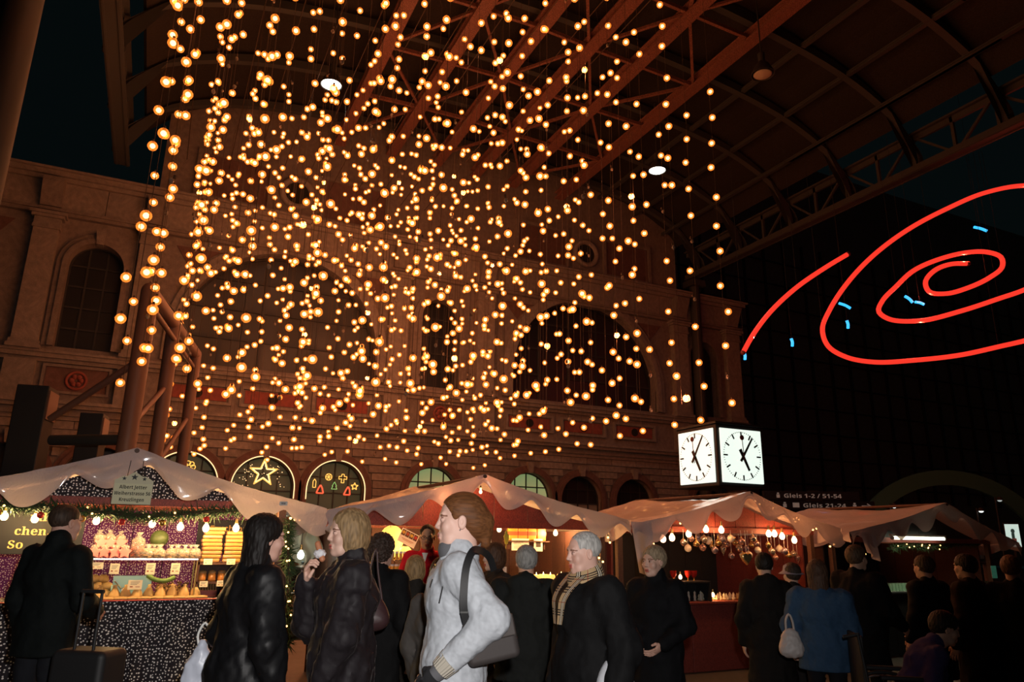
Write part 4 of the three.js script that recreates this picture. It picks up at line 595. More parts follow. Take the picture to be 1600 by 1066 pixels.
// ---------- bauble stall ----------
for (const [x, y, I] of [[1036, 841, 0.5], [1050, 839, 0.5], [1076, 833, 0.6], [1103, 826, 0.6], [1127, 827, 0.7], [1201, 833, 0.6], [1210, 833, 0.6], [1222, 837, 0.7], [1241, 843, 0.7]]) hangBulb(x, y, 7.72, { I: I * 0.35, c: [1, 0.42, 0.14], top: 1.8, s: 0.95, k: 6, label: 'glowing orange bulb on the beam among the glass baubles', group: 'bulbs on the bauble stall beam' });
{
  const mats = [phys([0.8, 0.72, 0.6], 0.08, { metalness: 0.9, clearcoat: 1 }), phys([0.78, 0.5, 0.42], 0.12, { metalness: 0.8, clearcoat: 1 }), phys([0.9, 0.85, 0.72], 0.04, { metalness: 0.4, clearcoat: 1 }), phys([0.5, 0.42, 0.5], 0.1, { metalness: 0.8, clearcoat: 1 }), phys([0.7, 0.5, 0.2], 0.15, { metalness: 0.9, clearcoat: 1 })];
  const kinds = [['round', lathe([[0.001, -0.05], [0.03, -0.042], [0.047, -0.018], [0.05, 0], [0.047, 0.018], [0.03, 0.042], [0.012, 0.05]], 18)], ['drop', lathe([[0.001, -0.09], [0.01, -0.06], [0.032, -0.03], [0.042, 0], [0.035, 0.026], [0.012, 0.045]], 16)], ['onion', lathe([[0.001, -0.045], [0.04, -0.03], [0.05, 0], [0.032, 0.024], [0.014, 0.04], [0.008, 0.07]], 16)]];
  const spots = []; for (const [x, y] of [[1068, 848], [1080, 842], [1075, 857], [1091, 840], [1088, 850], [1100, 843], [1098, 856], [1107, 845], [1117, 860], [1122, 848], [1130, 858], [1136, 850], [1142, 842], [1143, 869], [1148, 848], [1155, 857], [1158, 846], [1160, 868], [1166, 858], [1174, 852], [1176, 842], [1182, 850], [1184, 860], [1190, 870], [1200, 852], [1206, 862], [1212, 872], [1218, 858], [1226, 862], [1232, 868], [1240, 866], [1246, 872], [1170, 868], [1128, 842], [1113, 854]]) spots.push([x, y]);
  spots.forEach(([x, y], i) => {
    const [kn, g] = kinds[i % 7 === 3 ? 1 : i % 5 === 4 ? 2 : 0], p = at(x, y, { a: 7.8 + (i % 4) * 0.09 }), s = rr(0.8, 1.12), t = thing('glass_bauble', { round: 'shiny round glass bauble hanging on a thread in the red stall', drop: 'pointed drop-shaped glass bauble hanging in the red stall', onion: 'onion-shaped glass bauble hanging in the red stall' }[kn], 'bauble', p.toArray(), 0, kn + ' baubles of the red stall');
    const b = part(t, 'bauble', g.clone().scale(s, s, s), mats[i % 5]); part(b, 'metal_cap', cyl(0.012, 0.014, 0.016, 0, 0.05 * s + (kn === 'onion' ? 0.02 : 0), 0, 10), M.brass); part(t, 'thread', rod([0, 0.05, 0], [0, Math.max(0.1, 1.77 - p.y), 0], 0.002, 4), M.white);
  });
  const heart = at(1165, 872, { a: 7.75 }), ht = thing('gold_heart', 'large golden glass heart hanging lowest among the baubles', 'bauble', heart.toArray()); const hs = new THREE.Shape(); hs.moveTo(0, -0.075); hs.bezierCurveTo(-0.03, -0.045, -0.085, -0.01, -0.07, 0.035); hs.bezierCurveTo(-0.055, 0.07, -0.01, 0.06, 0, 0.03); hs.bezierCurveTo(0.01, 0.06, 0.055, 0.07, 0.07, 0.035); hs.bezierCurveTo(0.085, -0.01, 0.03, -0.045, 0, -0.075);
  part(ht, 'heart', extr(hs, 0.03, 0.012), phys([0.85, 0.62, 0.25], 0.15, { metalness: 0.8, clearcoat: 1 })); part(ht, 'thread', rod([0, 0.05, 0.015], [0, 1.77 - heart.y, 0.015], 0.002, 4), M.white);
  // shelf box with little figures at the left end of the counter
  const bxp = on(1070, 8.05, 0.86), sh = thing('display_box', 'black display box with glass figures on the red counter', 'display box', bxp); part(sh, 'box_body', [bx(0.62, 0.02, 0.3, 0, 0.24, 0), bx(0.02, 0.24, 0.3, -0.3, 0.12, 0), bx(0.02, 0.24, 0.3, 0.3, 0.12, 0), bx(0.62, 0.24, 0.015, 0, 0.12, -0.14)], M.black);
  const fig = thing('glass_figure', 'slim glass figure glinting inside the black display box', 'figurine', [0, 0, 0], 0, 'glass figures in the display box'); part(fig, 'figure', lathe([[0.001, 0], [0.022, 0.004], [0.014, 0.02], [0.02, 0.05], [0.012, 0.085], [0.017, 0.105], [0.001, 0.125]], 12), mats[2]);
  [-0.2, -0.1, 0, 0.1, 0.2].forEach((d, i) => { const q = [bxp[0] + d, 0.862, bxp[2] + 0.06]; if (i) copyOf(fig, q, i); else fig.position.set(...q); });
  const cup = thing('red_glass_cup', 'red glass cup with a gold rim on the display box', 'glass cup', [0, 0, 0], 0, 'red cups on the display box'); part(cup, 'bowl', lathe([[0.001, 0.04], [0.02, 0.045], [0.04, 0.08], [0.045, 0.13], [0.04, 0.13], [0.034, 0.085], [0.001, 0.055]], 16), phys([0.5, 0.03, 0.02], 0.08, { transmission: 0.6, thickness: 0 })); part(cup, 'stem', lathe([[0.001, 0], [0.026, 0.003], [0.008, 0.01], [0.007, 0.04], [0.001, 0.042]], 14), M.brass);
  [-0.22, 0.02, 0.12].forEach((d, i) => { const q = [bxp[0] + d, 1.11, bxp[2] + 0.04]; if (i) copyOf(cup, q); else cup.position.set(...q); });
  hangBulb(1063, 901, 8.0, { I: 0.35, c: [1, 0.45, 0.15], top: 0, s: 0.6, k: 6, label: 'small orange bulb glowing between the red glass cups' }); hangBulb(1114, 929, 8.0, { I: 0.35, c: [1, 0.45, 0.15], top: 0, s: 0.6, k: 6, label: 'small orange bulb glowing among the counter glassware' });
  const gl = thing('glass_trinket', 'small clear glass trinket on the red counter', 'trinket', [0, 0, 0], 0, 'glass trinkets on the red counter'); part(gl, 'glass', lathe([[0.001, 0], [0.025, 0.004], [0.028, 0.02], [0.012, 0.035], [0.02, 0.055], [0.008, 0.075], [0.001, 0.085]], 12), phys([0.95, 0.85, 0.65], 0.05, { transmission: 0.5, thickness: 0, clearcoat: 1 })); part(gl, 'gold_base', cyl(0.026, 0.028, 0.008, 0, 0.004, 0, 12), M.brass);
  let k = 0; for (let i = 0; i < 30; i++) { const q = on(1092 + (i % 15) * 5.2 + rr(-1.5, 1.5), 8.02 + Math.floor(i / 15) * 0.12 + rr(0, 0.04), 0.86); if (k++) { const c = copyOf(gl, q, i); c.scale.setScalar(rr(0.7, 1.2)); } else gl.position.set(...q); }
  for (let i = 0; i < 8; i++) { const q = on(1222 + i * 4, 8.1 + (i % 2) * 0.1, 0.86), c = copyOf(gl, q, i); c.scale.setScalar(rr(0.8, 1.4)); }
}
// fairy lights clipped under the canopy edges
for (const [x, y, a] of [[402, 785, 7.5], [454, 810, 7.5], [461, 812, 7.5], [468, 813, 7.5], [690, 774, 7.5], [693, 772, 7.5], [751, 764, 7.5], [856, 795, 7.5], [913, 811, 7.5], [950, 840, 7.5], [953, 848, 7.5], [936, 872, 7.5], [942, 878, 7.5], [948, 904, 7.5], [1018, 846, 7.5], [1021, 850, 7.5], [1063, 818, 7.5], [1180, 783, 7.5], [1187, 788, 7.5], [1208, 787, 7.5], [1208, 794, 7.5], [1240, 811, 7.5], [1245, 809, 7.5], [1243, 815, 7.5], [1248, 812, 7.5], [1270, 828, 7.5], [1276, 826, 7.5], [1297, 854, 7.6], [1303, 851, 7.6], [1346, 866, 7.6], [1352, 866, 7.6], [1308, 900, 7.6], [1308, 896, 7.6], [1550, 950, 7.6], [1557, 958, 7.6], [1548, 953, 7.6]]) { const t = thing('fairy_light', 'tiny orange fairy light clipped to a stall edge', 'fairy light', at(x, y, { a }).toArray(), 0, 'fairy lights on the stalls'); part(t, 'bulb', ball(0.013, 0, 0, 0, 8, 6), glow([1, 0.48, 0.14], 6)); part(t, 'socket', cyl(0.007, 0.008, 0.025, 0, 0.022, 0, 8), M.wire); const wy = (x > 1290 ? 1.74 : 1.8) - t.position.y; if (wy > 0.05) part(t, 'wire', rod([0, 0.03, 0], [0, wy, 0], 0.002, 4), M.wire); }
// ---------- drinks stall ----------
{
  const a = at(1394, 839, { a: 7.7 }), b = at(1476, 844, { a: 7.7 }), L = a.distanceTo(b), t = thing('tube_lamp', 'white fluorescent tube lamp inside the drinks stall', 'lamp', a.clone().lerp(b, 0.5).toArray());
  part(t, 'tube', turned(cyl(0.022, 0.022, L, 0, 0, 0, 12), 0, 0, Math.PI / 2), glow([1, 1, 0.72], 4)); part(t, 'fitting', rbx(L + 0.06, 0.03, 0.05, 0.008, 0, 0.04, -0.01), M.white); part(t, 'end_cap', [cyl(0.026, 0.026, 0.03, 0, 0, 0, 12).rotateZ(Math.PI / 2).translate(-L / 2, 0, 0), cyl(0.026, 0.026, 0.03, 0, 0, 0, 12).rotateZ(Math.PI / 2).translate(L / 2, 0, 0)], M.white);
  const l = new THREE.RectAreaLight(C3(0.95, 1, 0.7), 14, L, 0.06); l.name = 'tube_lamp'; l.position.set(0, -0.05, 0); l.rotation.x = -Math.PI / 2; t.add(l);
  const g0 = thing('drinking_glass', 'clear drinking glass upside down on the drinks counter', 'glass', [0, 0, 0], 0, 'glasses on the drinks counter'); part(g0, 'glass', lathe([[0.04, 0], [0.034, 0.11], [0.001, 0.11]], 14), phys([0.75, 0.95, 0.8], 0.04, { transmission: 0.7, thickness: 0, clearcoat: 1 })); part(g0, 'rim', new THREE.TorusGeometry(0.04, 0.003, 6, 16).rotateX(Math.PI / 2), M.chrome);
  let k = 0; for (let i = 0; i < 18; i++) { const q = on(1388 + (i % 9) * 5.2, 8.0 + Math.floor(i / 9) * 0.14, 0.92); if (k++) copyOf(g0, q); else g0.position.set(...q); } for (let i = 0; i < 10; i++) copyOf(g0, on(1510 + i * 3.4, 8.25, 0.92));
  for (let i = 0; i < 7; i++) { const q = on(1512 + i * 4.5, 9.2, 0), bt = thing('wine_bottle', 'dark wine bottle standing on the back shelf of the drinks stall', 'bottle', [q[0], 1.32, q[2]], 0, 'bottles of the drinks stall'); part(bt, 'bottle', lathe([[0.001, 0], [0.036, 0.003], [0.037, 0.17], [0.014, 0.22], [0.013, 0.29], [0.001, 0.29]], 14), phys([0.02, 0.05, 0.025], 0.08, { clearcoat: 1 })); part(bt, 'label', cyl(0.0375, 0.0375, 0.07, 0, 0.09, 0, 14), M.white); }
  const sh = on(1524, 9.2, 1.3), s = thing('bottle_shelf', 'wooden bottle shelf at the back of the drinks stall', 'shelf', sh); part(s, 'shelf_board', boxUV(bx(0.9, 0.03, 0.2, 0, 0, 0)), plankM); part(s, 'upright', [bx(0.03, 1.3, 0.18, -0.43, -0.65, 0), bx(0.03, 1.3, 0.18, 0.43, -0.65, 0)].map(boxUV), plankM2);
  board('green_notice', 'small green notice on the right post of the drinks stall', 'notice', at(1553, 894, { a: 7.8 }), 0.14, 0.2, textTex(64, 96, '#3f8a6c', (c) => { c.fillStyle = '#9fd8b8'; c.fillRect(10, 14, 44, 6); c.fillRect(10, 30, 34, 6); c.fillRect(10, 60, 40, 5); }), 0, 0.006, M.white, undefined, 0, { emissive: C3(0.05, 0.2, 0.13), emissiveIntensity: 0.25 });
}
// ---------- gap between the stalls: tea urn on a steel serving trolley ----------
{
  const p = on(474, 9.0, 0), t = thing('serving_trolley', 'steel trolley with shelves between the first two stalls', 'trolley', p); for (const y of [0.5, 0.78, 0.98]) part(t, 'shelf', rbx(0.5, 0.025, 0.4, 0.008, 0, y, 0), M.chrome); for (const x of [-0.23, 0.23]) for (const z of [-0.18, 0.18]) part(t, 'leg', rod([x, 0, z], [x, 1.0, z], 0.014), M.chrome);
  part(t, 'drawer_box', rbx(0.4, 0.2, 0.34, 0.01, 0, 0.63, 0), std([0.25, 0.22, 0.18], 0.6));
  const u = thing('tea_urn', 'dark metal tea urn standing on the steel trolley', 'urn', [p[0] - 0.02, 0.993, p[2]]); part(u, 'body', lathe([[0.001, 0], [0.1, 0.004], [0.11, 0.05], [0.11, 0.24], [0.08, 0.28], [0.03, 0.3], [0.001, 0.305]], 20), std([0.08, 0.06, 0.05], 0.25, { metalness: 0.8 })); part(u, 'tap', [rod([0, 0.05, 0.1], [0, 0.05, 0.16], 0.01), cyl(0.012, 0.012, 0.05, 0, 0.05, 0.16, 8)], M.brass); part(u, 'lid_knob', ball(0.02, 0, 0.32, 0, 10, 8), M.black);
  hangBulb(470, 866, 8.95, { I: 0.35, c: [0.8, 1, 0.8], top: 2.0, s: 1, k: 4, label: 'small greenish white lamp hanging over the tea urn' });
  const bg = thing('cloth_bundle', 'pale folded cloth bundle hanging between the first two stalls', 'cloth', at(474, 842, { a: 9.4 }).toArray()); part(bg, 'cloth', grid(24, 20, (s, v) => [(s - 0.5) * 0.42 + 0.03 * Math.sin(v * 9), (v - 0.5) * 0.5 + 0.05 * Math.cos(s * 6), 0.05 * Math.sin(s * 14 + v * 3)]), std([0.3, 0.26, 0.2], 0.8, { side: THREE.DoubleSide })); part(bg, 'hanging_rail', rod([-0.3, 0.27, 0], [0.3, 0.27, 0], 0.012), M.chrome);
}
// ---------- light decorations in the arched windows ----------
{
  const arcM = glow([1, 0.68, 0.32], 1.5), gold = glow([1, 0.5, 0.08], 1.3), redG = glow([1, 0.06, 0.02], 0.8), greenG = glow([0.06, 0.6, 0.15], 0.7), Z = FZ + 0.16;
  for (const [i, label] of [[2, 'lit tube arch around the window behind the gantry'], [3, 'lit tube arch around the window with the big star'], [4, 'lit tube arch around the window with small figures']]) { const [c, r] = GA[i], pts = []; for (let k = 0; k <= 24; k++) { const a = Math.PI * k / 24; pts.push([(r + 0.02) * Math.cos(a), (r + 0.02) * Math.sin(a), 0]); } pts.unshift([r + 0.02, -0.35, 0]); pts.push([-r - 0.02, -0.35, 0]); const t = thing('light_arch', label, 'light tube', [c, 3.2, Z]); part(t, 'light_tube', tube(pts, 0.018, 90, 6), arcM); part(t, 'clip', pts.filter((q, k) => k % 5 === 2).map((q) => bx(0.05, 0.05, 0.09, q[0], q[1], -0.05)), M.black); }
  const starLine = (r, k) => { const q = []; for (let i = 0; i < 10; i++) { const a = Math.PI / 2 + i * Math.PI / 5, R = i % 2 ? r * k : r; q.push([R * Math.cos(a), R * Math.sin(a), 0]); } return join(q.map((p, i) => rod(p, q[(i + 1) % 10], 0.018, 6))); };
  const sg = thing('light_star', 'big five-pointed star of light tubes in the arched window', 'light star', [GA[3][0], 3.68, Z - 0.25]); part(sg, 'star_tube', starLine(0.48, 0.4), gold); part(sg, 'inner_star_tube', starLine(0.4, 0.38), arcM);
  part(sg, 'hanging_wire', rod([0, 0.45, -0.02], [0, 0.52, -0.02], 0.006, 4), M.wire);
  for (let i = 0; i < 46; i++) { const a = rr(0.02, Math.PI - 0.02), r = rr(0.45, 0.92), t = thing('sparkle_light', 'tiny warm sparkle light around the big window star', 'fairy light', [GA[3][0] + r * Math.cos(a), 3.22 + r * Math.sin(a) * 0.9, Z - 0.3], 0, 'sparkle lights around the star'); part(t, 'bulb', ball(0.013 * rr(0.7, 1.5), 0, 0, 0, 6, 5), arcM); }
  const fig = (name, label, dx, dy, geo, m) => { const t = thing(name, label, 'light figure', [GA[4][0] + dx, 3.3 + dy, Z - 0.25]); part(t, 'light_tube', geo, m); part(t, 'hanging_wire', rod([0, 0.05, -0.02], [0, 0.3, -0.02], 0.004, 4), M.wire); };
  const outline = (pts, r = 0.014) => join(pts.map((p, i) => rod([...p, 0], [...pts[(i + 1) % pts.length], 0], r, 6)));
  fig('light_candle', 'yellow light-tube candle at the side of the arched window', -0.72, 0.1, outline([[-0.05, -0.13], [0.05, -0.13], [0.05, 0.08], [0, 0.16], [-0.05, 0.08]]), gold);
  fig('light_snowflake', 'round yellow light-tube snowflake in the arched window', -0.24, 0.35, join([0, 1, 2, 3, 4, 5].map((k) => rod([0, 0, 0], [0.12 * Math.cos(k * TAU / 6), 0.12 * Math.sin(k * TAU / 6), 0], 0.014, 6)).concat([new THREE.TorusGeometry(0.11, 0.014, 6, 20)])), gold);
  fig('light_angel', 'yellow light-tube angel in the arched window', 0.26, 0.33, outline([[-0.05, -0.16], [0.05, -0.16], [0.04, -0.02], [0.14, -0.04], [0.14, 0.06], [0.05, 0.06], [0.04, 0.14], [-0.04, 0.14], [-0.05, 0.06], [-0.14, 0.06], [-0.14, -0.04], [-0.04, -0.02]]), gold);
  fig('light_bell', 'red light-tube bell low in the arched window', -0.5, -0.08, outline([[-0.13, -0.14], [0.11, -0.14], [0.06, 0.04], [0, 0.14], [-0.06, 0.04]], 0.03), redG); fig('light_bell', 'red light-tube bell beside the small window star', 0.45, -0.1, outline([[-0.12, -0.14], [0.1, -0.14], [0.08, 0.04], [0.02, 0.14], [-0.04, 0.04]], 0.03), redG);
  fig('light_tree', 'green light-tube fir tree in the arched window', -0.02, 0.06, outline([[-0.1, -0.12], [0.1, -0.12], [0.05, -0.02], [0.08, -0.02], [0, 0.13], [-0.08, -0.02], [-0.05, -0.02]]), greenG);
  const ss = thing('light_star', 'small yellow light-tube star at the edge of the arched window', 'light star', [GA[4][0] + 0.7, 3.36, Z - 0.25]); part(ss, 'star_tube', starLine(0.13, 0.45), gold);
  const fl = thing('light_flower', 'golden light cluster in the window behind the gantry', 'light figure', [GA[2][0] + 0.1, 3.75, Z - 0.25]); part(fl, 'light_tube', join([0, 1, 2, 3, 4, 5, 6].map((k) => new THREE.TorusGeometry(0.07, 0.014, 6, 14).translate(0.13 * Math.cos(k * TAU / 7), 0.13 * Math.sin(k * TAU / 7), 0))), gold);
}
// ---------- platform signs and far lights on the right ----------
{
  const sgn = (label, px, py, D, w, h, draw) => { const p = at(px, py, { D }), t = board('platform_sign', label, 'sign', p, w, h, textTex(1024, 128, '#06090c', draw), HEADING * 1.1, 0.2, M.black, undefined, 0, { emissive: C3(1, 1, 1), emissiveIntensity: 0.09 }); t.children[1].material.emissiveMap = t.children[1].material.map; part(t, 'post', [rod([-w * 0.4, -h / 2, -0.03], [-w * 0.4, -p.y, -0.03], 0.05), rod([w * 0.4, -h / 2, -0.03], [w * 0.4, -p.y, -0.03], 0.05)], M.steelDark); };
  const person = (c, x) => { c.beginPath(); c.arc(x, 34, 13, 0, 7); c.fill(); c.fillRect(x - 18, 50, 36, 50); };
  sgn('dark platform sign on posts reading Gleis 1-2 / 51-54', 1266, 775, 26, 3.3, 0.3, (c) => { c.fillStyle = '#b9c4be'; person(c, 150); c.font = 'bold 84px sans-serif'; c.fillText('Gleis 1-2 / 51-54', 210, 98); });
  sgn('dark platform sign on posts with arrow reading Gleis 21-24', 1284, 790, 24, 3.3, 0.28, (c) => { c.fillStyle = '#b9c4be'; person(c, 130); c.fillRect(210, 30, 66, 70); c.font = 'bold 84px sans-serif'; c.fillText('Gleis 21-24', 310, 98); person(c, 830); c.lineWidth = 12; c.strokeStyle = '#b9c4be'; c.beginPath(); c.moveTo(900, 66); c.lineTo(990, 66); c.moveTo(955, 34); c.lineTo(990, 66); c.lineTo(955, 98); c.stroke(); });
  for (const [x, y, w, k] of [[1273, 787, 0.5, 2.2], [1271, 772, 0.3, 0.8]]) { const t = thing('far_tube_lamp', x === 1273 ? 'pale green tube lamp between the two platform signs' : 'dim green tube lamp above the platform signs', 'lamp', at(x, y, { D: 30 }).toArray(), HEADING); part(t, 'tube', turned(cyl(0.05, 0.05, w, 0, 0, 0, 10), 0, 0, Math.PI / 2), glow([0.6, 1, 0.8], k)); part(t, 'fitting', bx(w + 0.1, 0.06, 0.14, 0, 0.09, 0), M.steelDark); part(t, 'post', rod([0, 0.06, -0.1], [0, -t.position.y, -0.1], 0.03), M.steelDark); }
  for (const [x, y] of [[1397, 792], [1533, 799], [1562, 782]]) { const t = thing('far_spot_lamp', 'small white lamp glinting in the dark behind the drinks stall', 'lamp', at(x, y, { D: 28 }).toArray(), 0, 'far white lamps'); part(t, 'lens', ball(0.075, 0, 0, 0, 10, 8).scale(1.3, 0.7, 1), glow([0.9, 1, 0.95], x === 1562 ? 0.4 : 2)); part(t, 'shade', lathe([[0.12, 0], [0.08, 0.1], [0.02, 0.14]], 14), M.steelDark); part(t, 'post', rod([0, 0.12, -0.16], [0, -t.position.y, -0.16], 0.03), M.steelDark); }
  const lb = thing('poster_lightbox', 'small lit poster box behind the end of the drinks stall', 'lightbox', at(1582, 837, { D: 26 }).toArray(), turnTo(-20)); part(lb, 'case', rbx(0.5, 0.85, 0.1, 0.02), M.black); part(lb, 'poster', new THREE.PlaneGeometry(0.42, 0.76).translate(0, 0, 0.053), (() => { const m = textTex(64, 112, '#cfeee4', (c) => { c.fillStyle = '#28352f'; c.beginPath(); c.ellipse(34, 34, 9, 11, 0, 0, 7); c.fill(); c.fillRect(26, 44, 14, 30); c.fillStyle = '#5a3028'; c.fillRect(28, 70, 18, 24); }); return new THREE.MeshStandardMaterial({ map: m, emissive: C3(1, 1, 1), emissiveMap: m, emissiveIntensity: 0.75 }); })()); part(lb, 'post', span(-0.03, 0.03, -1.9, -0.42, -0.03, 0.03), M.steelDark);
  const arcp = thing('green_canopy_arch', 'dark green arched panel behind the drinks stall roof', 'arch', at(1480, 790, { D: 30 }).toArray(), HEADING - 0.1), s = new THREE.Shape(); s.absarc(0, -2.8, 4.2, 0.35, Math.PI - 0.5, false); s.absarc(0, -2.8, 3.6, Math.PI - 0.5, 0.35, true); part(arcp, 'arch_panel', boxUV(extr(s, 0.2, 0, 30)), std([0.03, 0.12, 0.1], 0.7)); part(arcp, 'post', [span(3.7, 3.9, -3.4, -1.3, 0, 0.2), span(-3.7, -3.5, -3.4, -1.0, 0, 0.2)], M.steelDark);
}
// ---------- people: signed-distance bodies meshed with surface nets ----------
const smin = (a, b, k) => { const h = Math.max(k - Math.abs(a - b), 0) / k; return Math.min(a, b) - h * h * k * 0.25; };
function field(prims, k0 = 0.03) {   // prims: {a,b,ra,rb,f} tapered capsule (f flattens z), {c,r} ellipsoid; k blend, neg carves
  const P = prims.map((p) => ({ ...p, k: p.k ?? k0 }));
  return (x, y, z) => {
    let d = 1e3;
    for (const p of P) {
      let q;
      if (p.c) { const X = (x - p.c[0]) / p.r[0], Y = (y - p.c[1]) / p.r[1], Z = (z - p.c[2]) / p.r[2], k0 = Math.sqrt(X * X + Y * Y + Z * Z), a = X / p.r[0], b = Y / p.r[1], c = Z / p.r[2], k1 = Math.sqrt(a * a + b * b + c * c); q = k1 < 1e-6 ? -Math.min(...p.r) : k0 * (k0 - 1) / k1; }
      else {
        const f = p.f ?? 1, zc = (p.a[2] + p.b[2]) / 2, zz = f === 1 ? z : zc + (z - zc) / f, ax = x - p.a[0], ay = y - p.a[1], az = zz - p.a[2], bx_ = p.b[0] - p.a[0], by = p.b[1] - p.a[1], bz = p.b[2] - p.a[2], l2 = bx_ * bx_ + by * by + bz * bz;
        const t = Math.max(0, Math.min(1, l2 ? (ax * bx_ + ay * by + az * bz) / l2 : 0)), dx = ax - bx_ * t, dy = ay - by * t, dz = az - bz * t;
        q = Math.sqrt(dx * dx + dy * dy + dz * dz) - (p.ra + (p.rb - p.ra) * t); if (f < 1) q *= 0.5 + 0.5 * f;
      }
      d = p.neg ? -smin(-d, q, p.k) : smin(d, q, p.k);
    }
    return d;
  };
}
function nets(sdf, lo, hi, cell, tint, slack = 0.02) {
  const nx = Math.ceil((hi[0] - lo[0]) / cell) + 1, ny = Math.ceil((hi[1] - lo[1]) / cell) + 1, nz = Math.ceil((hi[2] - lo[2]) / cell) + 1, v = new Float32Array(nx * ny * nz), B = 5, R = B * cell * 0.87 * 1.5 + slack;
  for (let bz = 0; bz < nz; bz += B) for (let by = 0; by < ny; by += B) for (let bx_ = 0; bx_ < nx; bx_ += B) {
    const c = sdf(lo[0] + (bx_ + B / 2) * cell, lo[1] + (by + B / 2) * cell, lo[2] + (bz + B / 2) * cell), far_ = Math.abs(c) > R;
    for (let k = bz; k < Math.min(bz + B, nz); k++) for (let j = by; j < Math.min(by + B, ny); j++) for (let i = bx_; i < Math.min(bx_ + B, nx); i++) v[(k * ny + j) * nx + i] = far_ ? c : sdf(lo[0] + i * cell, lo[1] + j * cell, lo[2] + k * cell);
  }
  const id = new Int32Array(nx * ny * nz).fill(-1), pos = [], idx = [], o = [0, 1, nx, nx + 1, nx * ny, nx * ny + 1, nx * ny + nx, nx * ny + nx + 1], E = [[0, 1], [2, 3], [4, 5], [6, 7], [0, 2], [1, 3], [4, 6], [5, 7], [0, 4], [1, 5], [2, 6], [3, 7]];
  for (let k = 0; k < nz - 1; k++) for (let j = 0; j < ny - 1; j++) for (let i = 0; i < nx - 1; i++) {
    const n = (k * ny + j) * nx + i; let m = 0; for (let c = 0; c < 8; c++) if (v[n + o[c]] < 0) m |= 1 << c;
    if (m === 0 || m === 255) continue;
    let x = 0, y = 0, z = 0, w = 0;
    for (const [a, b] of E) if (((m >> a) & 1) !== ((m >> b) & 1)) { const va = v[n + o[a]], vb = v[n + o[b]], t = va / (va - vb), q = (c, s) => (c >> s) & 1; x += q(a, 0) + t * (q(b, 0) - q(a, 0)); y += q(a, 1) + t * (q(b, 1) - q(a, 1)); z += q(a, 2) + t * (q(b, 2) - q(a, 2)); w++; }
    id[n] = pos.length / 3; pos.push(lo[0] + (i + x / w) * cell, lo[1] + (j + y / w) * cell, lo[2] + (k + z / w) * cell);
  }
  const quad = (a, b, c, d, f) => { if (a < 0 || b < 0 || c < 0 || d < 0) return; if (f) idx.push(a, b, c, a, c, d); else idx.push(a, c, b, a, d, c); };
  for (let k = 1; k < nz - 1; k++) for (let j = 1; j < ny - 1; j++) for (let i = 1; i < nx - 1; i++) {
    const n = (k * ny + j) * nx + i, s = v[n] < 0;
    if (s !== v[n + 1] < 0) quad(id[n], id[n - nx], id[n - nx - nx * ny], id[n - nx * ny], !s);
    if (s !== v[n + nx] < 0) quad(id[n], id[n - nx * ny], id[n - 1 - nx * ny], id[n - 1], !s);
    if (s !== v[n + nx * ny] < 0) quad(id[n], id[n - 1], id[n - 1 - nx], id[n - nx], !s);
  }
  const g = new THREE.BufferGeometry(); g.setAttribute('position', new THREE.Float32BufferAttribute(pos, 3)); g.setIndex(idx); g.computeVertexNormals();
  if (tint) { const c = []; for (let i = 0; i < pos.length; i += 3) c.push(...tint(pos[i], pos[i + 1], pos[i + 2])); g.setAttribute('color', new THREE.Float32BufferAttribute(c, 3)); }
  return g;
}
const boundsOf = (P, m = 0.04) => { const lo = [1e9, 1e9, 1e9], hi = [-1e9, -1e9, -1e9]; for (const p of P) if (!p.neg) for (const [c, r] of p.c ? [[p.c, p.r]] : [[p.a, [p.ra, p.ra, p.ra]], [p.b, [p.rb, p.rb, p.rb]]]) for (let i = 0; i < 3; i++) { lo[i] = Math.min(lo[i], c[i] - r[i] - m); hi[i] = Math.max(hi[i], c[i] + r[i] + m); } return [lo, hi]; };
const cap = (a, b, ra, rb = ra, o = {}) => ({ a, b, ra, rb, ...o }), ell = (c, r, o = {}) => ({ c, r, ...o });
const sphereD = (x, y, z, c, r) => Math.hypot(x - c[0], y - c[1], z - c[2]) - r;
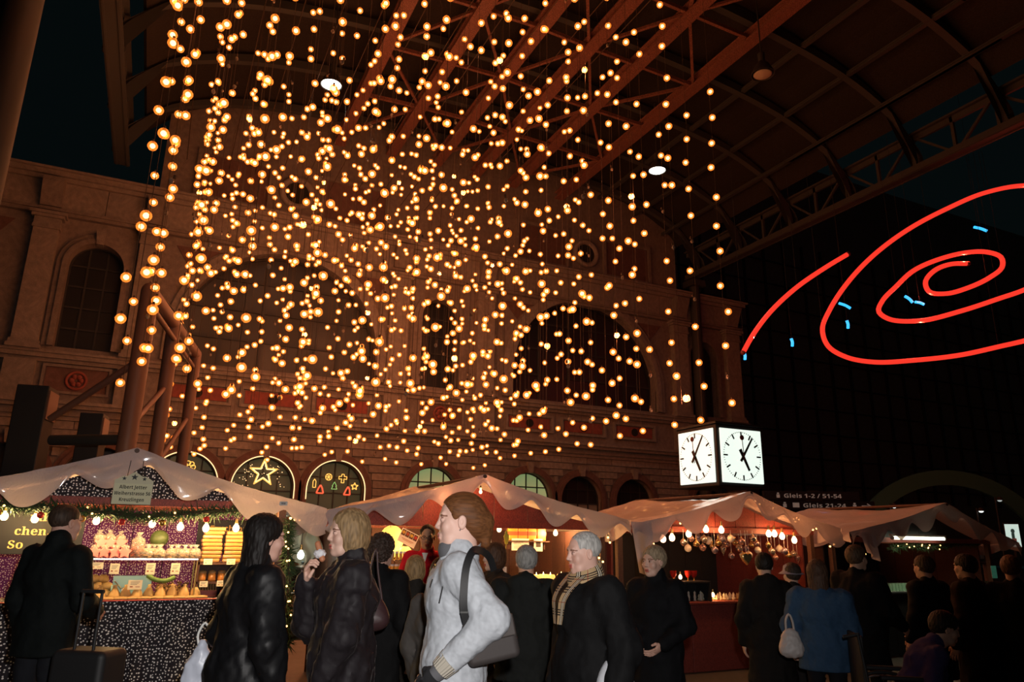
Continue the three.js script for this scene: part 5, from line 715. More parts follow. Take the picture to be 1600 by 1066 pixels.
// head in its own axes: origin between the ears, facing +z
const heads = {};
function headGeo(kind) {
  return heads[kind] ??= (() => {
    const m = kind === 'man' ? 1 : 0, P = [ell([0, 0.036, -0.012], [0.076, 0.086, 0.097]), ell([0, -0.035, 0.018], [0.06 + m * 0.004, 0.086, 0.07]), cap([-0.028, -0.088, 0.04], [0.028, -0.088, 0.04], 0.026 + m * 0.003, 0.026 + m * 0.003), ell([0, -0.102, 0.064], [0.022, 0.017, 0.018]),
      cap([-0.034, 0.026, 0.078], [0.034, 0.026, 0.078], 0.0085 + m * 0.0045, 0.0085 + m * 0.0045, { k: 0.02 }), ell([0.04, -0.028, 0.058], [0.026, 0.028, 0.022]), ell([-0.04, -0.028, 0.058], [0.026, 0.028, 0.022]),
      ell([0.032, 0.005, 0.1], [0.021, 0.012, 0.016], { neg: 1, k: 0.022 }), ell([-0.032, 0.005, 0.1], [0.021, 0.012, 0.016], { neg: 1, k: 0.022 }), ell([0.031, 0.003, 0.0735], [0.015, 0.0125, 0.0145], { k: 0.003 }), ell([-0.031, 0.003, 0.0735], [0.015, 0.0125, 0.0145], { k: 0.003 }),
      cap([0, 0.014, 0.083], [0, -0.027, 0.0985 + m * 0.003], 0.0075, 0.0105, { k: 0.014 }), ell([0.0105, -0.032, 0.088], [0.009, 0.0075, 0.011], { k: 0.008 }), ell([-0.0105, -0.032, 0.088], [0.009, 0.0075, 0.011], { k: 0.008 }),
      cap([-0.019, -0.063, 0.08], [0.019, -0.063, 0.08], 0.0075, 0.0075, { k: 0.01 }), cap([-0.006, -0.062, 0.087], [0.006, -0.062, 0.087], 0.008, 0.008, { k: 0.01 }), cap([-0.012, -0.075, 0.083], [0.012, -0.075, 0.083], 0.0085, 0.0085, { k: 0.008 }),
      ell([0.077, -0.006, -0.008], [0.009, 0.031, 0.019], { k: 0.008 }), ell([-0.077, -0.006, -0.008], [0.009, 0.031, 0.019], { k: 0.008 }), ell([0.086, -0.002, -0.004], [0.006, 0.017, 0.009], { neg: 1, k: 0.006 }), ell([-0.086, -0.002, -0.004], [0.006, 0.017, 0.009], { neg: 1, k: 0.006 }),
      cap([0, -0.06, -0.03], [0, -0.2, -0.045], 0.05 + m * 0.006, 0.056 + m * 0.008, { k: 0.03 })];
    const tint = (x, y, z) => {
      for (const s of [-1, 1]) { const e = Math.hypot(x - s * 0.031, y - 0.003); if (z > 0.077 && Math.abs(y - 0.003) < 0.0062 && Math.abs(x - s * 0.031) < 0.013) return e < 0.0066 ? [0.06, 0.05, 0.05] : [0.95, 0.95, 1.0]; if (z > 0.05 && Math.abs(y - (0.024 - Math.abs(Math.abs(x) - 0.032) * 0.25)) < 0.0036 && Math.abs(Math.abs(x) - 0.034) < 0.018) return [0.33, 0.23, 0.18]; if (z > 0.075 && Math.abs(y - 0.0105) < 0.0022 && Math.abs(x - s * 0.031) < 0.014) return [0.2, 0.14, 0.13]; }
      if (z > 0.07 && Math.abs(x) < 0.02 && y < -0.057 && y > -0.081) return Math.abs(y + 0.069) < 0.0022 ? [0.3, 0.1, 0.1] : [0.82, 0.3, 0.3];
      return Math.abs(x) < 0.055 && y < -0.01 && y > -0.05 && z > 0.04 && Math.abs(x) > 0.025 ? [1, 0.9, 0.88] : [1, 1, 1];
    };
    const [lo, hi] = boundsOf(P, 0.02); return nets(field(P, 0.022), lo, hi, 0.0034, tint, 0.01);
  })();
}
const hairs = {};
function hairGeo(style) {
  return hairs[style] ??= (() => {
    const shell = ell([0, 0.046, -0.02], [0.088, 0.094, 0.108]), face = ell([0, -0.045, 0.1], [0.064, 0.105, 0.08], { neg: 1, k: 0.02 });
    const S = { short: [shell, ell([0, 0.02, -0.05], [0.08, 0.09, 0.075]), face, ell([0, -0.13, 0.01], [0.12, 0.1, 0.13], { neg: 1, k: 0.02 }), ell([0.085, -0.025, 0.03], [0.03, 0.05, 0.045], { neg: 1, k: 0.01 }), ell([-0.085, -0.025, 0.03], [0.03, 0.05, 0.045], { neg: 1, k: 0.01 })],
      cropped: [ell([0, 0.04, -0.02], [0.081, 0.089, 0.102]), ell([0, -0.03, 0.11], [0.075, 0.125, 0.09], { neg: 1, k: 0.02 }), ell([0, -0.14, 0.02], [0.12, 0.1, 0.13], { neg: 1, k: 0.02 }), ell([0.085, -0.02, 0.03], [0.03, 0.05, 0.045], { neg: 1, k: 0.01 }), ell([-0.085, -0.02, 0.03], [0.03, 0.05, 0.045], { neg: 1, k: 0.01 })],
      bob: [shell, ell([0, -0.02, -0.03], [0.098, 0.11, 0.1]), ell([0, -0.06, 0.1], [0.066, 0.13, 0.085], { neg: 1, k: 0.02 }), ell([0, -0.23, 0], [0.2, 0.12, 0.2], { neg: 1, k: 0.02 })],
      curly: [ell([0, 0.045, -0.02], [0.098, 0.1, 0.115]), ell([0, -0.01, -0.05], [0.092, 0.09, 0.085]), face, ell([0, -0.19, 0.02], [0.2, 0.13, 0.2], { neg: 1, k: 0.02 })],
      pulled: [ell([0, 0.044, -0.018], [0.083, 0.09, 0.105]), ell([0, 0.0, -0.07], [0.07, 0.08, 0.06]), cap([0, -0.0, -0.12], [0.0, -0.09, -0.125], 0.04, 0.022, { k: 0.04 }), ell([0, -0.025, 0.105], [0.12, 0.105, 0.082], { neg: 1, k: 0.015 }), ell([0, -0.15, 0.02], [0.12, 0.1, 0.1], { neg: 1, k: 0.02 }), ell([0.088, -0.02, 0.005], [0.03, 0.034, 0.034], { neg: 1, k: 0.01 }), ell([-0.088, -0.02, 0.005], [0.03, 0.034, 0.034], { neg: 1, k: 0.01 })],
      long: [shell, cap([0, 0, -0.04], [0, -0.32, -0.07], 0.095, 0.085, { f: 0.75 }), ell([0, -0.06, 0.1], [0.068, 0.15, 0.09], { neg: 1, k: 0.02 })],
      rim: [ell([0, 0.03, -0.02], [0.084, 0.085, 0.104]), ell([0, 0.12, 0.03], [0.07, 0.09, 0.11], { neg: 1, k: 0.03 }), ell([0, -0.03, 0.11], [0.08, 0.13, 0.1], { neg: 1, k: 0.02 }), ell([0, -0.14, 0.02], [0.12, 0.1, 0.12], { neg: 1, k: 0.02 }), ell([0.085, -0.02, 0.03], [0.03, 0.05, 0.045], { neg: 1, k: 0.01 }), ell([-0.085, -0.02, 0.03], [0.03, 0.05, 0.045], { neg: 1, k: 0.01 })] }[style];
    const f = field(S, 0.03), curl = style === 'curly' ? 0.01 : style === 'cropped' || style === 'pulled' ? 0.0015 : 0.0035, q = style === 'curly' ? [45, 45, 45] : style === 'pulled' ? [75, 75, 8] : [60, 14, 60], [lo, hi] = boundsOf(S, 0.02);
    return nets((x, y, z) => { const d = f(x, y, z); return Math.abs(d) > 0.03 ? d : d + curl * noise3(x * q[0], y * q[1], z * q[2]); }, lo, hi, 0.005, (x, y, z) => { const n = 0.85 + 0.35 * (style === 'pulled' ? noise3(x * 90, y * 90, z * 7) : noise3(x * 70, y * 12, z * 60)); return [n, n, n]; }, 0.02);
  })();
}
// right-angled hand frame: origin wrist, fingers along -y, palm facing +z, thumb to +x
const hands = {};
function handGeo(pose) {
  return hands[pose] ??= (() => {
    const curl = { relaxed: 0.45, grip: 1.35, fist: 1.5, point: 0.25 }[pose], P = [cap([0, 0.02, 0], [0, -0.02, 0], 0.027, 0.026, { f: 0.75 }), ell([0, -0.048, 0], [0.04, 0.046, 0.017])];
    [[-0.029, 0.07, 0.0078], [-0.01, 0.082, 0.0085], [0.01, 0.085, 0.0088], [0.029, 0.078, 0.0086]].forEach(([x, L, r], i) => { let p = [x, -0.086 - (i === 0 ? -0.008 : 0), 0], a = 0.1 + curl * 0.4; for (const s of [0.45, 0.3, 0.25]) { const q = [p[0] + x * 0.06, p[1] - Math.cos(a) * L * s, p[2] + Math.sin(a) * L * s]; P.push(cap(p, q, r, r * 0.92, { k: 0.006 })); p = q; a += curl * 0.62; r *= 0.94; } });
    const th = pose === 'relaxed' || pose === 'point' ? [[0.03, -0.03, 0.004], [0.052, -0.055, 0.014], [0.054, -0.085, 0.022]] : [[0.03, -0.03, 0.006], [0.046, -0.055, 0.024], [0.026, -0.078, 0.04]];
    P.push(cap(th[0], th[1], 0.014, 0.0105, { k: 0.012 }), cap(th[1], th[2], 0.0105, 0.0088, { k: 0.006 }));
    const [lo, hi] = boundsOf(P, 0.012); return nets(field(P, 0.012), lo, hi, 0.0035, () => [1, 0.96, 0.95], 0.008);
  })();
}
function person(o) {
  const { px, top, D, label, phi = 180, coat, legs = [0.012, 0.012, 0.014], skin = [0.62, 0.38, 0.28], hair = 'short', hairC = [0.05, 0.03, 0.02], headTurn = 0, headTilt = 0, sex = 'man', cell = 0.018, lean = 0 } = o;
  const foot = at(px, 850, { D }), H = o.H ?? at(px, top, { D }).y, k = H / 1.77, t = thing('person', label, 'person', [foot.x, o.lift ?? 0, foot.z], turnTo(phi)), S = (p) => p.map((v) => v * k);
  const bend = (p) => (lean && p[1] > 0.95 ? [p[0], 0.95 + (p[1] - 0.95) * Math.cos(lean) - p[2] * Math.sin(lean) * 0.3, p[2] + (p[1] - 0.95) * Math.sin(lean)] : p);
  const sh = o.shoulder ?? 0.172, arm = { L: o.armL ?? [[0.25, 1.13, -0.03], [0.25, 0.88, 0.07]], R: o.armR ?? [[-0.25, 1.13, -0.03], [-0.25, 0.88, 0.07]] };
  const J = { L: [bend([sh, 1.405, -0.01]), ...arm.L], R: [bend([-sh, 1.405, -0.01]), ...arm.R] }, b = bend([0, 0, 0]) && o.bulk || 0, head = bend([0, 1.625 + (o.headUp ?? 0), 0.02 + (o.headZ ?? 0)]), hk = k * (o.headK ?? 1);
  const nk = bend([0, 1.45, -0.02]), ch = bend([0, 1.28, 0.0]), wa = bend([0, 1.06, 0]);
  // body
  const BP = [ell(ch, [0.15, 0.19, 0.1]), ell(wa, [0.13, 0.18, 0.095]), ell([0, 0.92, 0], [0.15, 0.13, 0.1]), cap(nk, [head[0], head[1] - 0.1, head[2] - 0.035], 0.05)];
  const seatK = o.sit ? [[0.1, 0.52, 0.42], [0.1, 0.1, 0.5]] : null;
  const leg = (s) => (o.sit ? [[s * 0.09, 0.92, 0.02], [s * 0.1, 0.92, 0.42], [s * 0.1, 0.52, 0.47]] : [[s * 0.09, 0.9, 0], [s * 0.1, 0.5, 0.01 + (o.stride ?? 0) * s * 0.12], [s * 0.1, 0.07, -0.02 + (o.stride ?? 0) * s * 0.2]]);
  for (const s of [-1, 1]) { const [h, kn, an] = leg(s); BP.push(cap(h, kn, 0.075, 0.05), cap(kn, an, 0.05, 0.034), cap([an[0], an[1] - 0.025, an[2]], [an[0], an[1] - 0.04, an[2] + 0.12], 0.035, 0.03)); const j = s > 0 ? J.L : J.R; BP.push(cap(j[0], j[1], 0.042, 0.035), cap(j[1], j[2], 0.035, 0.024)); }
  const yo = o.sit ? 0 : 0, scaleP = (P) => P.map((p) => (p.c ? { ...p, c: S(p.c), r: S(p.r) } : { ...p, a: S(p.a), b: S(p.b), ra: p.ra * k, rb: p.rb * k }));
  const mesh = (P, kb, c, tint, extra) => { const q = scaleP(P), [lo, hi] = boundsOf(q, 0.05), f = field(q, kb); return nets(extra ? (x, y, z) => extra(f(x, y, z), x, y, z) : f, lo, hi, c, tint, 0.03); };
  const body = [mesh(BP, 0.04, 0.024, () => [1, 1, 1])];
  const hm = new THREE.Matrix4().makeTranslation(...S(head)).multiply(new THREE.Matrix4().makeRotationFromEuler(new THREE.Euler(headTilt + lean * 0.5, headTurn * DEG, o.headRoll ?? 0, 'YXZ'))).multiply(new THREE.Matrix4().makeScale(hk, hk, hk));
  body.push(headGeo(sex).clone().applyMatrix4(hm));
  const handAt = (j, s, pose, gl) => { const d = V(...j[2]).sub(V(...j[1])).normalize(), z = V(...(o['palm' + (s > 0 ? 'L' : 'R')] ?? [-s, 0, 0.25])), y = d.clone().negate(); z.addScaledVector(y, -z.dot(y)).normalize(); const x = y.clone().cross(z), m = new THREE.Matrix4().makeBasis(x, y, z).scale(V((x.z > 0 ? 1 : -1) * k, k, k)); m.setPosition(...S(j[2])); const g = handGeo(pose).clone().applyMatrix4(m); if (m.determinant() < 0) { const ix = g.index.array; for (let i = 0; i < ix.length; i += 3) { const q = ix[i]; ix[i] = ix[i + 1]; ix[i + 1] = q; } g.computeVertexNormals(); } return g; };
  const hL = handAt(J.L, 1, o.poseL ?? 'relaxed'), hR = handAt(J.R, -1, o.poseR ?? 'relaxed');
  if (!o.gloveL) body.push(hL); if (!o.gloveR) body.push(hR);
  part(t, 'body', join(body), std(skin, 0.55, { vertexColors: true }));
  if (o.gloveL) part(t, 'glove', hL, o.gloveL); if (o.gloveR) part(t, 'glove', hR, o.gloveR);
  if (hair) part(t, 'hair', hairGeo(hair).clone().applyMatrix4(hm), phys(hairC, 0.6, { vertexColors: true, specularIntensity: 0.5 }));
  // trousers and shoes
  const TP = [ell([0, 0.93, 0], [0.165 + b * 0.5, 0.13, 0.12])]; for (const s of [-1, 1]) { const [h, kn, an] = leg(s); TP.push(cap(h, kn, 0.092, 0.066), cap(kn, [an[0], an[1] + 0.02, an[2]], 0.066, 0.056)); }
  part(t, 'trousers', mesh(TP, 0.03, 0.02, null, (d, x, y, z) => (Math.abs(d) > 0.04 ? d : d + 0.006 * noise3(x * 9, y * 14, z * 9))), phys(legs, 0.85, { specularIntensity: 0.3 }));
  for (const s of [-1, 1]) { const an = leg(s)[2]; part(t, 'shoe', mesh([cap([an[0], an[1] - 0.02, an[2] - 0.03], [an[0], an[1] - 0.03, an[2] + 0.14], 0.05, 0.042, {}), ell([an[0], an[1] + 0.02, an[2]], [0.05, 0.06, 0.055])], 0.03, 0.018), M.blackGloss); }
  // coat
  const hem = (coat.len ?? 0.78), CP = [ell(ch, [0.185 + b, 0.2, 0.125 + b]), ell(wa, [0.165 + b, 0.2, 0.115 + b]), cap(J.L[0], J.R[0], 0.062 + b * 0.4, 0.062 + b * 0.4), cap(bend([0, 1.4, -0.02]), bend([0, 1.3, -0.02]), 0.1, 0.14, { f: 0.8 })];
  if (!o.sit) CP.push(ell([0, 0.95, 0], [0.175 + b, 0.16, 0.125 + b]), cap([0, 0.95, 0], [0, hem - 0.1, 0], 0.17 + b, 0.18 + b + (coat.flare ?? 0.03), { f: 0.72 })); else CP.push(ell([0, 0.95, 0], [0.18 + b, 0.15, 0.13 + b]));
  CP.push(cap(bend([0, 1.47, -0.02]), bend([0, 1.5 + (coat.collar ?? 0), -0.012]), 0.078, 0.074 + (coat.collar ? 0.012 : 0), { k: 0.03, f: 0.95 }));
  for (const j of [J.L, J.R]) { const w = V(...j[1]).lerp(V(...j[2]), coat.sleeve ?? 0.95).toArray(); CP.push(cap(j[0], j[1], 0.062 + b * 0.6, 0.056 + b * 0.6, { k: 0.045 }), cap(j[1], w, 0.06 + b * 0.6, 0.047 + b * 0.3, { k: 0.03 })); }
  if (coat.hood) CP.push(ell(bend([0, 1.47, -0.11]), [0.13, 0.08, 0.06]));
  const amp = coat.folds ?? 0.009, fq = coat.freq ?? 11, hy = hem * k;
  const cm = new THREE.MeshPhysicalMaterial({ color: C3(...coat.c), roughness: coat.rough ?? 0.8, specularIntensity: coat.spec ?? 0.25, sheen: coat.sheen ?? 0, sheenColor: C3(0.5, 0.45, 0.45), sheenRoughness: 0.5, vertexColors: true, bumpMap: null });
  const cg = mesh(CP, 0.05, coat.cell ?? cell, (x, y, z) => { const n = 1 + 0.12 * noise3(x * 40, y * 40, z * 40); return [n, n, n]; }, (d, x, y, z) => Math.max(Math.abs(d) > 0.05 ? d : d + amp * (noise3(x * fq, y * fq * 0.6, z * fq) + 0.5 * noise3(x * fq * 2.3, y * fq * 2.0, z * fq * 2.3)), hy - y));
  part(t, coat.name ?? 'coat', cg, cm);
  return { t, k, head: hm, foot, J, H };
}
const BLK = [0.0075, 0.0075, 0.008], onP = (px, py, D) => at(px, py, { D });
function ribbon(pts, w, nrm, seg = 30, thick = 0.004) {   // a strap: flat band along points, facing nrm
  const c = new THREE.CatmullRomCurve3(pts), n = nrm.clone().normalize(), s = (u) => { const d = c.getTangentAt(u), q = d.cross(n).normalize(); return [c.getPointAt(u), q]; };
  const f = (o) => grid(3, seg, (a, b) => { const [p, q] = s(b); const v = p.addScaledVector(q, (a - 0.5) * w).addScaledVector(n, o); return v.toArray(); });
  return join([f(thick), f(0)]);
}
// --- woman in the white jacket ---
{
  const jc = [0.5, 0.53, 0.57], w = person({ px: 715, top: 773, D: 3.9, phi: -86, sex: 'woman', label: 'person in a white winter jacket with a black shoulder strap, in profile', hair: 'pulled', hairC: [0.17, 0.065, 0.022], skin: [0.8, 0.5, 0.4], headTurn: 4, headTilt: -0.03, headK: 1.12, headZ: -0.025, headUp: 0.012, bulk: 0.03, shoulder: 0.185,
    armL: [[0.3, 1.2, -0.17], [0.24, 0.98, 0.06]], armR: [[-0.27, 1.13, 0], [-0.25, 0.9, 0.1]], palmL: [-1, 0, 0.1], poseL: 'grip', gloveL: std([0.012, 0.012, 0.014], 0.9), legs: [0.4, 0.4, 0.4],
    coat: { c: jc, len: 0.72, folds: 0.0048, freq: 16, cell: 0.0105, collar: -0.01, rough: 0.7, sleeve: 0.82, name: 'jacket', flare: 0.05 } });
  const { t, k } = w, L = (p) => p.map((v) => v * k), inv = t.matrixWorld; t.updateMatrixWorld(true);
  const loc = (px, py, D) => t.worldToLocal(onP(px, py, D));
  const grey = std([0.13, 0.13, 0.14], 0.9), cuffM = std([0.5, 0.46, 0.38], 0.9, { bumpMap: tx(T.rib, 6), bumpScale: 0.004 });
  part(t, 'grey_neck_warmer', nets(field([cap(L([0, 1.42, 0.0]), L([0, 1.5, 0.03]), 0.075 * k, 0.068 * k, {})], 0.01), L([-0.12, 1.3, -0.12]), L([0.12, 1.66, 0.14]), 0.01, null, 0.01), grey);
  // ribbed stand-up collar, open at the throat
  part(t, 'ribbed_collar', grid(90, 10, (s, v) => { const a = (s - 0.5) * TAU * 0.82 + Math.PI, r = 0.098 + 0.012 * v + 0.0022 * Math.sin(s * 240), y = 1.41 + v * 0.125 - 0.075 * v * Math.abs(s - 0.5) * 2; return L([r * Math.sin(a), y, -0.008 + r * Math.cos(a) * 0.98]); }), new THREE.MeshStandardMaterial({ color: C3(...jc), roughness: 0.9, side: THREE.DoubleSide }));
  const e = V(...L([0.3, 1.2, -0.17])), wr = V(...L([0.24, 0.98, 0.06])), d = wr.clone().sub(e).normalize(), cuff = [];
  const p0 = e.clone().lerp(wr, 0.8).toArray(), p1 = e.clone().lerp(wr, 0.99).toArray();
  part(t, 'ribbed_cuff', rod(p0, p1, 0.059 * k, 26, 0.05 * k), cuffM); part(t, 'inner_cuff', rod(e.clone().lerp(wr, 0.97).toArray(), e.clone().lerp(wr, 1.1).toArray(), 0.043 * k, 20, 0.036 * k), grey);
  const fr = V(...L([0.09, 1.2, 0.16]));
  const zip = (a, b, r, m, n) => part(t, n, rod(a, b, r, 6), m);
  const sx = 0.15;
  zip(loc(694, 906, 3.69).toArray(), loc(686, 943, 3.69).toArray(), 0.0035, M.black, 'pocket_zip'); zip(loc(676, 905, 3.74).toArray(), loc(672, 918, 3.74).toArray(), 0.003, M.black, 'pocket_zip');
  for (const [x, y] of [[680, 883], [697, 882], [766, 918]]) part(t, 'press_stud', ball(0.007, ...loc(x, y, 3.68).toArray(), 10, 8), M.brass);
  part(t, 'stud_earring', ball(0.004, ...V(0.08, -0.038, 0).applyMatrix4(w.head).toArray(), 8, 6), M.chrome);
  for (const [dx, dy] of [[-0.01, 0]]) part(t, 'fingertips', [0, 1, 2].map((i) => ball(0.009 * k, wr.x - 0.01 + i * 0.004, wr.y - 0.1, wr.z + 0.04 + i * 0.016, 8, 6)), std([0.8, 0.4, 0.32], 0.6));
  // shoulder bag
  const bag = thing('shoulder_bag', 'dark brown shoulder bag hanging under the white jacket sleeve', 'bag', onP(767, 1000, 3.66).toArray(), turnTo(6));
  part(bag, 'bag_body', turned(rbx(0.25, 0.2, 0.07, 0.03, 0, 0, 0, 3), 0, 0, 0.22), std([0.04, 0.032, 0.03], 0.7)); part(bag, 'flap', turned(rbx(0.24, 0.1, 0.02, 0.009, 0, 0.05, 0.036, 2), 0, 0, 0.22), std([0.05, 0.04, 0.036], 0.65));
  bag.updateMatrixWorld(true); const B = (px, py, D) => bag.worldToLocal(onP(px, py, D));
  part(bag, 'strap', ribbon([B(772, 892, 4.02), B(765, 872, 3.93), B(752, 861, 3.8), B(738, 862, 3.66), B(729, 885, 3.6), B(725, 920, 3.575), B(725, 955, 3.58), B(733, 985, 3.62)], 0.036, V(0, 0.1, 1)), M.black); part(bag, 'buckle', bx(0.036, 0.008, 0.01, ...B(725, 957, 3.57).toArray()), M.steelGrey);
}
// --- man with the tartan scarf ---
{
  const m = person({ px: 915, top: 826, D: 4.3, phi: -62, label: 'person in a black overcoat with a beige tartan scarf, carrying a bag', hair: 'cropped', hairC: [0.5, 0.48, 0.45], skin: [0.7, 0.42, 0.33], bulk: 0.055, shoulder: 0.21, headTurn: -8, headTilt: 0.06, coat: { c: BLK, len: 0.5, folds: 0.01, freq: 8, cell: 0.015, rough: 0.75 }, armL: [[0.3, 1.13, -0.06], [0.33, 0.86, 0.05]], poseL: 'grip' });
  const tart = textTex(128, 128, '#b89a72', (c) => { c.fillStyle = '#2a211c'; for (const q of [30, 44, 58]) { c.fillRect(q, 0, 7, 128); c.fillRect(0, q, 128, 7); } c.fillStyle = '#e8dcc4'; c.fillRect(37, 0, 6, 128); c.fillRect(51, 0, 6, 128); c.fillStyle = '#8a2a22'; c.fillRect(104, 0, 3, 128); c.fillRect(0, 104, 128, 3); }); tart.wrapS = tart.wrapT = THREE.RepeatWrapping; tart.repeat.set(8, 8);
  const sm = new THREE.MeshStandardMaterial({ map: tart, roughness: 0.9, side: THREE.DoubleSide }), L = (p) => p.map((v) => v * m.k), sc = part(m.t, 'tartan_scarf', grid(60, 12, (s, v) => { const a = s * TAU, r = 0.09 + 0.02 * Math.sin(v * Math.PI) + 0.006 * Math.sin(a * 3 + v * 5), y = 1.44 + v * 0.11 - 0.035 * Math.cos(a) ; const q = L([r * Math.sin(a), y, 0.0 + r * Math.cos(a)]); return [...q, s * 0.6, v * 0.12]; }), sm);
  for (const s of [-1, 1]) part(m.t, 'scarf_end', grid(8, 30, (a, b) => { const x = s * (0.07 - 0.045 * b) + (a - 0.5) * (0.075 - 0.035 * b), y = 1.5 - b * 0.27, z = 0.085 + 0.125 * Math.sin(Math.min(1, b * 1.7) * 1.5) - Math.abs(x) * 0.2; const q = L([x, y, z]); return [...q, a * 0.07, b * 0.27]; }), sm);
  const bg = thing('plastic_bag', 'white plastic bag held by the person with the tartan scarf', 'bag', onP(962, 1085, 4.1).toArray()); part(bg, 'bag_body', nets(field([ell([0, 0, 0], [0.12, 0.17, 0.06]), cap([0, 0.1, 0], [0, 0.18, 0], 0.06, 0.03)], 0.05), [-0.2, -0.24, -0.14], [0.2, 0.28, 0.14], 0.014), phys([0.6, 0.62, 0.66], 0.4, { clearcoat: 0.5 })); part(bg, 'handle', tube([[-0.03, 0.17, 0], [-0.02, 0.22, 0], [0.02, 0.22, 0], [0.03, 0.17, 0]], 0.008, 14, 6), M.white);
}
// --- woman in the velvet coat ---
person({ px: 547, top: 792, D: 4.1, phi: -70, sex: 'woman', label: 'person with a light bob in a dark velvet coat, hand raised to the mouth', hair: 'bob', hairC: [0.3, 0.19, 0.09], skin: [0.7, 0.44, 0.34], headTurn: 10, bulk: 0.045, coat: { c: [0.016, 0.013, 0.015], len: 0.3, folds: 0.014, freq: 9, cell: 0.014, sheen: 0.15, spec: 0.4, rough: 0.6, flare: 0.05, collar: 0.02 }, armL: [[0.27, 1.12, 0.05], [0.2, 0.9, 0.12]], armR: [[-0.2, 1.14, 0.16], [-0.1, 1.37, 0.2]], poseR: 'grip', palmR: [0.3, 0, -1] });
{ const p = onP(500, 862, 4.16), t = thing('snack', 'snack in a white paper napkin held up to the mouth', 'food', p.toArray(), turnTo(-30)); part(t, 'sausage', cap2(0.09), std([0.5, 0.2, 0.1], 0.5)); part(t, 'napkin', nets((x, y, z) => field([ell([0, -0.012, 0], [0.034, 0.026, 0.03])], 0.02)(x, y, z) + 0.006 * noise3(x * 60, y * 60, z * 60), [-0.06, -0.06, -0.06], [0.06, 0.05, 0.06], 0.006), std([0.72, 0.72, 0.75], 0.8)); }
function cap2(L) { return new THREE.CapsuleGeometry(0.016, L, 5, 12).rotateZ(0.5); }
// --- man seen from behind at the gingerbread stall, with a trolley case ---
person({ px: 94, top: 784, D: 5.3, phi: 165, label: 'person in a dark jacket seen from behind at the gingerbread stall', hair: 'cropped', hairC: [0.06, 0.035, 0.022], skin: [0.62, 0.34, 0.25], headTurn: -14, bulk: 0.02, shoulder: 0.18, coat: { c: [0.007, 0.009, 0.009], len: 0.78, folds: 0.008, freq: 9, cell: 0.016, collar: 0.01 }, legs: [0.015, 0.016, 0.02], armR: [[-0.27, 1.13, 0.0], [-0.2, 1.04, 0.2]] });
{
  const p = onP(134, 1066, 4.8), t = thing('trolley_case', 'tall black trolley case with its handle pulled up', 'suitcase', [p.x, 0, p.z], turnTo(170)); part(t, 'case_body', rbx(0.36, 0.84, 0.24, 0.04, 0, 0.5, 0, 3), std([0.012, 0.012, 0.013], 0.6)); part(t, 'front_pocket', rbx(0.28, 0.4, 0.04, 0.015, 0, 0.42, 0.13), std([0.014, 0.014, 0.015], 0.6)); const hy = onP(134, 923, 4.8).y;
  part(t, 'handle', [rod([-0.065, 0.9, -0.06], [-0.065, hy, -0.06], 0.009), rod([0.065, 0.9, -0.06], [0.065, hy, -0.06], 0.009), rod([-0.075, hy, -0.06], [0.075, hy, -0.06], 0.012)], M.black); for (const x of [-0.14, 0.14]) part(t, 'wheel', cyl(0.04, 0.04, 0.03, 0, 0, 0, 16).rotateZ(Math.PI / 2).translate(x, 0.04, -0.06), M.black);
}
// --- dark long-coated figure in front of the loaves ---
person({ px: 398, top: 799, D: 4.0, phi: 128, sex: 'woman', label: 'person with long dark hair in a shiny black coat before the loaf stacks', hair: 'long', hairC: [0.012, 0.009, 0.008], skin: [0.6, 0.34, 0.26], bulk: 0.04, coat: { c: [0.007, 0.007, 0.008], len: 0.3, folds: 0.012, freq: 8, cell: 0.015, rough: 0.5, spec: 0.5, flare: 0.06 }, armR: [[-0.28, 1.12, 0.02], [-0.26, 0.87, 0.1]], lean: 0.06 });
{ const t = thing('plastic_bag', 'pale plastic bag hanging low before the dotted cloth', 'bag', onP(313, 1040, 4.3).toArray(), turnTo(20)); part(t, 'bag_body', nets((x, y, z) => field([ell([0, -0.06, 0], [0.09, 0.13, 0.04]), cap([0, 0.02, 0], [0, 0.11, 0], 0.05, 0.022)], 0.05)(x, y, z) + 0.008 * noise3(x * 22, y * 12, z * 22), [-0.16, -0.24, -0.12], [0.16, 0.2, 0.12], 0.012), phys([0.6, 0.64, 0.74], 0.35, { clearcoat: 0.6 })); part(t, 'handle', tube([[-0.02, 0.1, 0], [-0.03, 0.16, 0], [0.0, 0.22, 0], [0.03, 0.16, 0], [0.02, 0.1, 0]], 0.007, 18, 6), M.white); }
// --- shoppers at the red-gabled stall ---
person({ px: 596, top: 832, D: 5.5, phi: 160, label: 'person in a black coat with curly dark hair, back turned to us', hair: 'curly', hairC: [0.05, 0.03, 0.022], skin: [0.6, 0.36, 0.28], bulk: 0.03, coat: { c: BLK, len: 0.35 } });
{ const t = thing('handbag', 'maroon leather handbag beside the velvet coat', 'handbag', onP(583, 953, 4.75).toArray(), turnTo(15)); part(t, 'bag_body', nets(field([ell([0, -0.02, 0], [0.085, 0.1, 0.045]), cap([-0.05, -0.06, 0], [0.05, -0.06, 0], 0.05, 0.05)], 0.05), [-0.14, -0.17, -0.1], [0.14, 0.13, 0.1], 0.012), std([0.05, 0.022, 0.024], 0.45)); part(t, 'strap', tube([[-0.05, 0.06, 0], [-0.035, 0.22, -0.02], [0.0, 0.36, -0.04], [0.02, 0.22, -0.03], [0.05, 0.06, 0]], 0.007, 24, 6), std([0.05, 0.022, 0.024], 0.45)); }
person({ px: 651, top: 866, D: 6.0, phi: 172, sex: 'woman', label: 'shorter person with light hair in a dark coat facing the vendor', hair: 'bob', hairC: [0.32, 0.2, 0.09], bulk: 0.03, coat: { c: [0.02, 0.017, 0.014], len: 0.3, collar: 0.02 } });
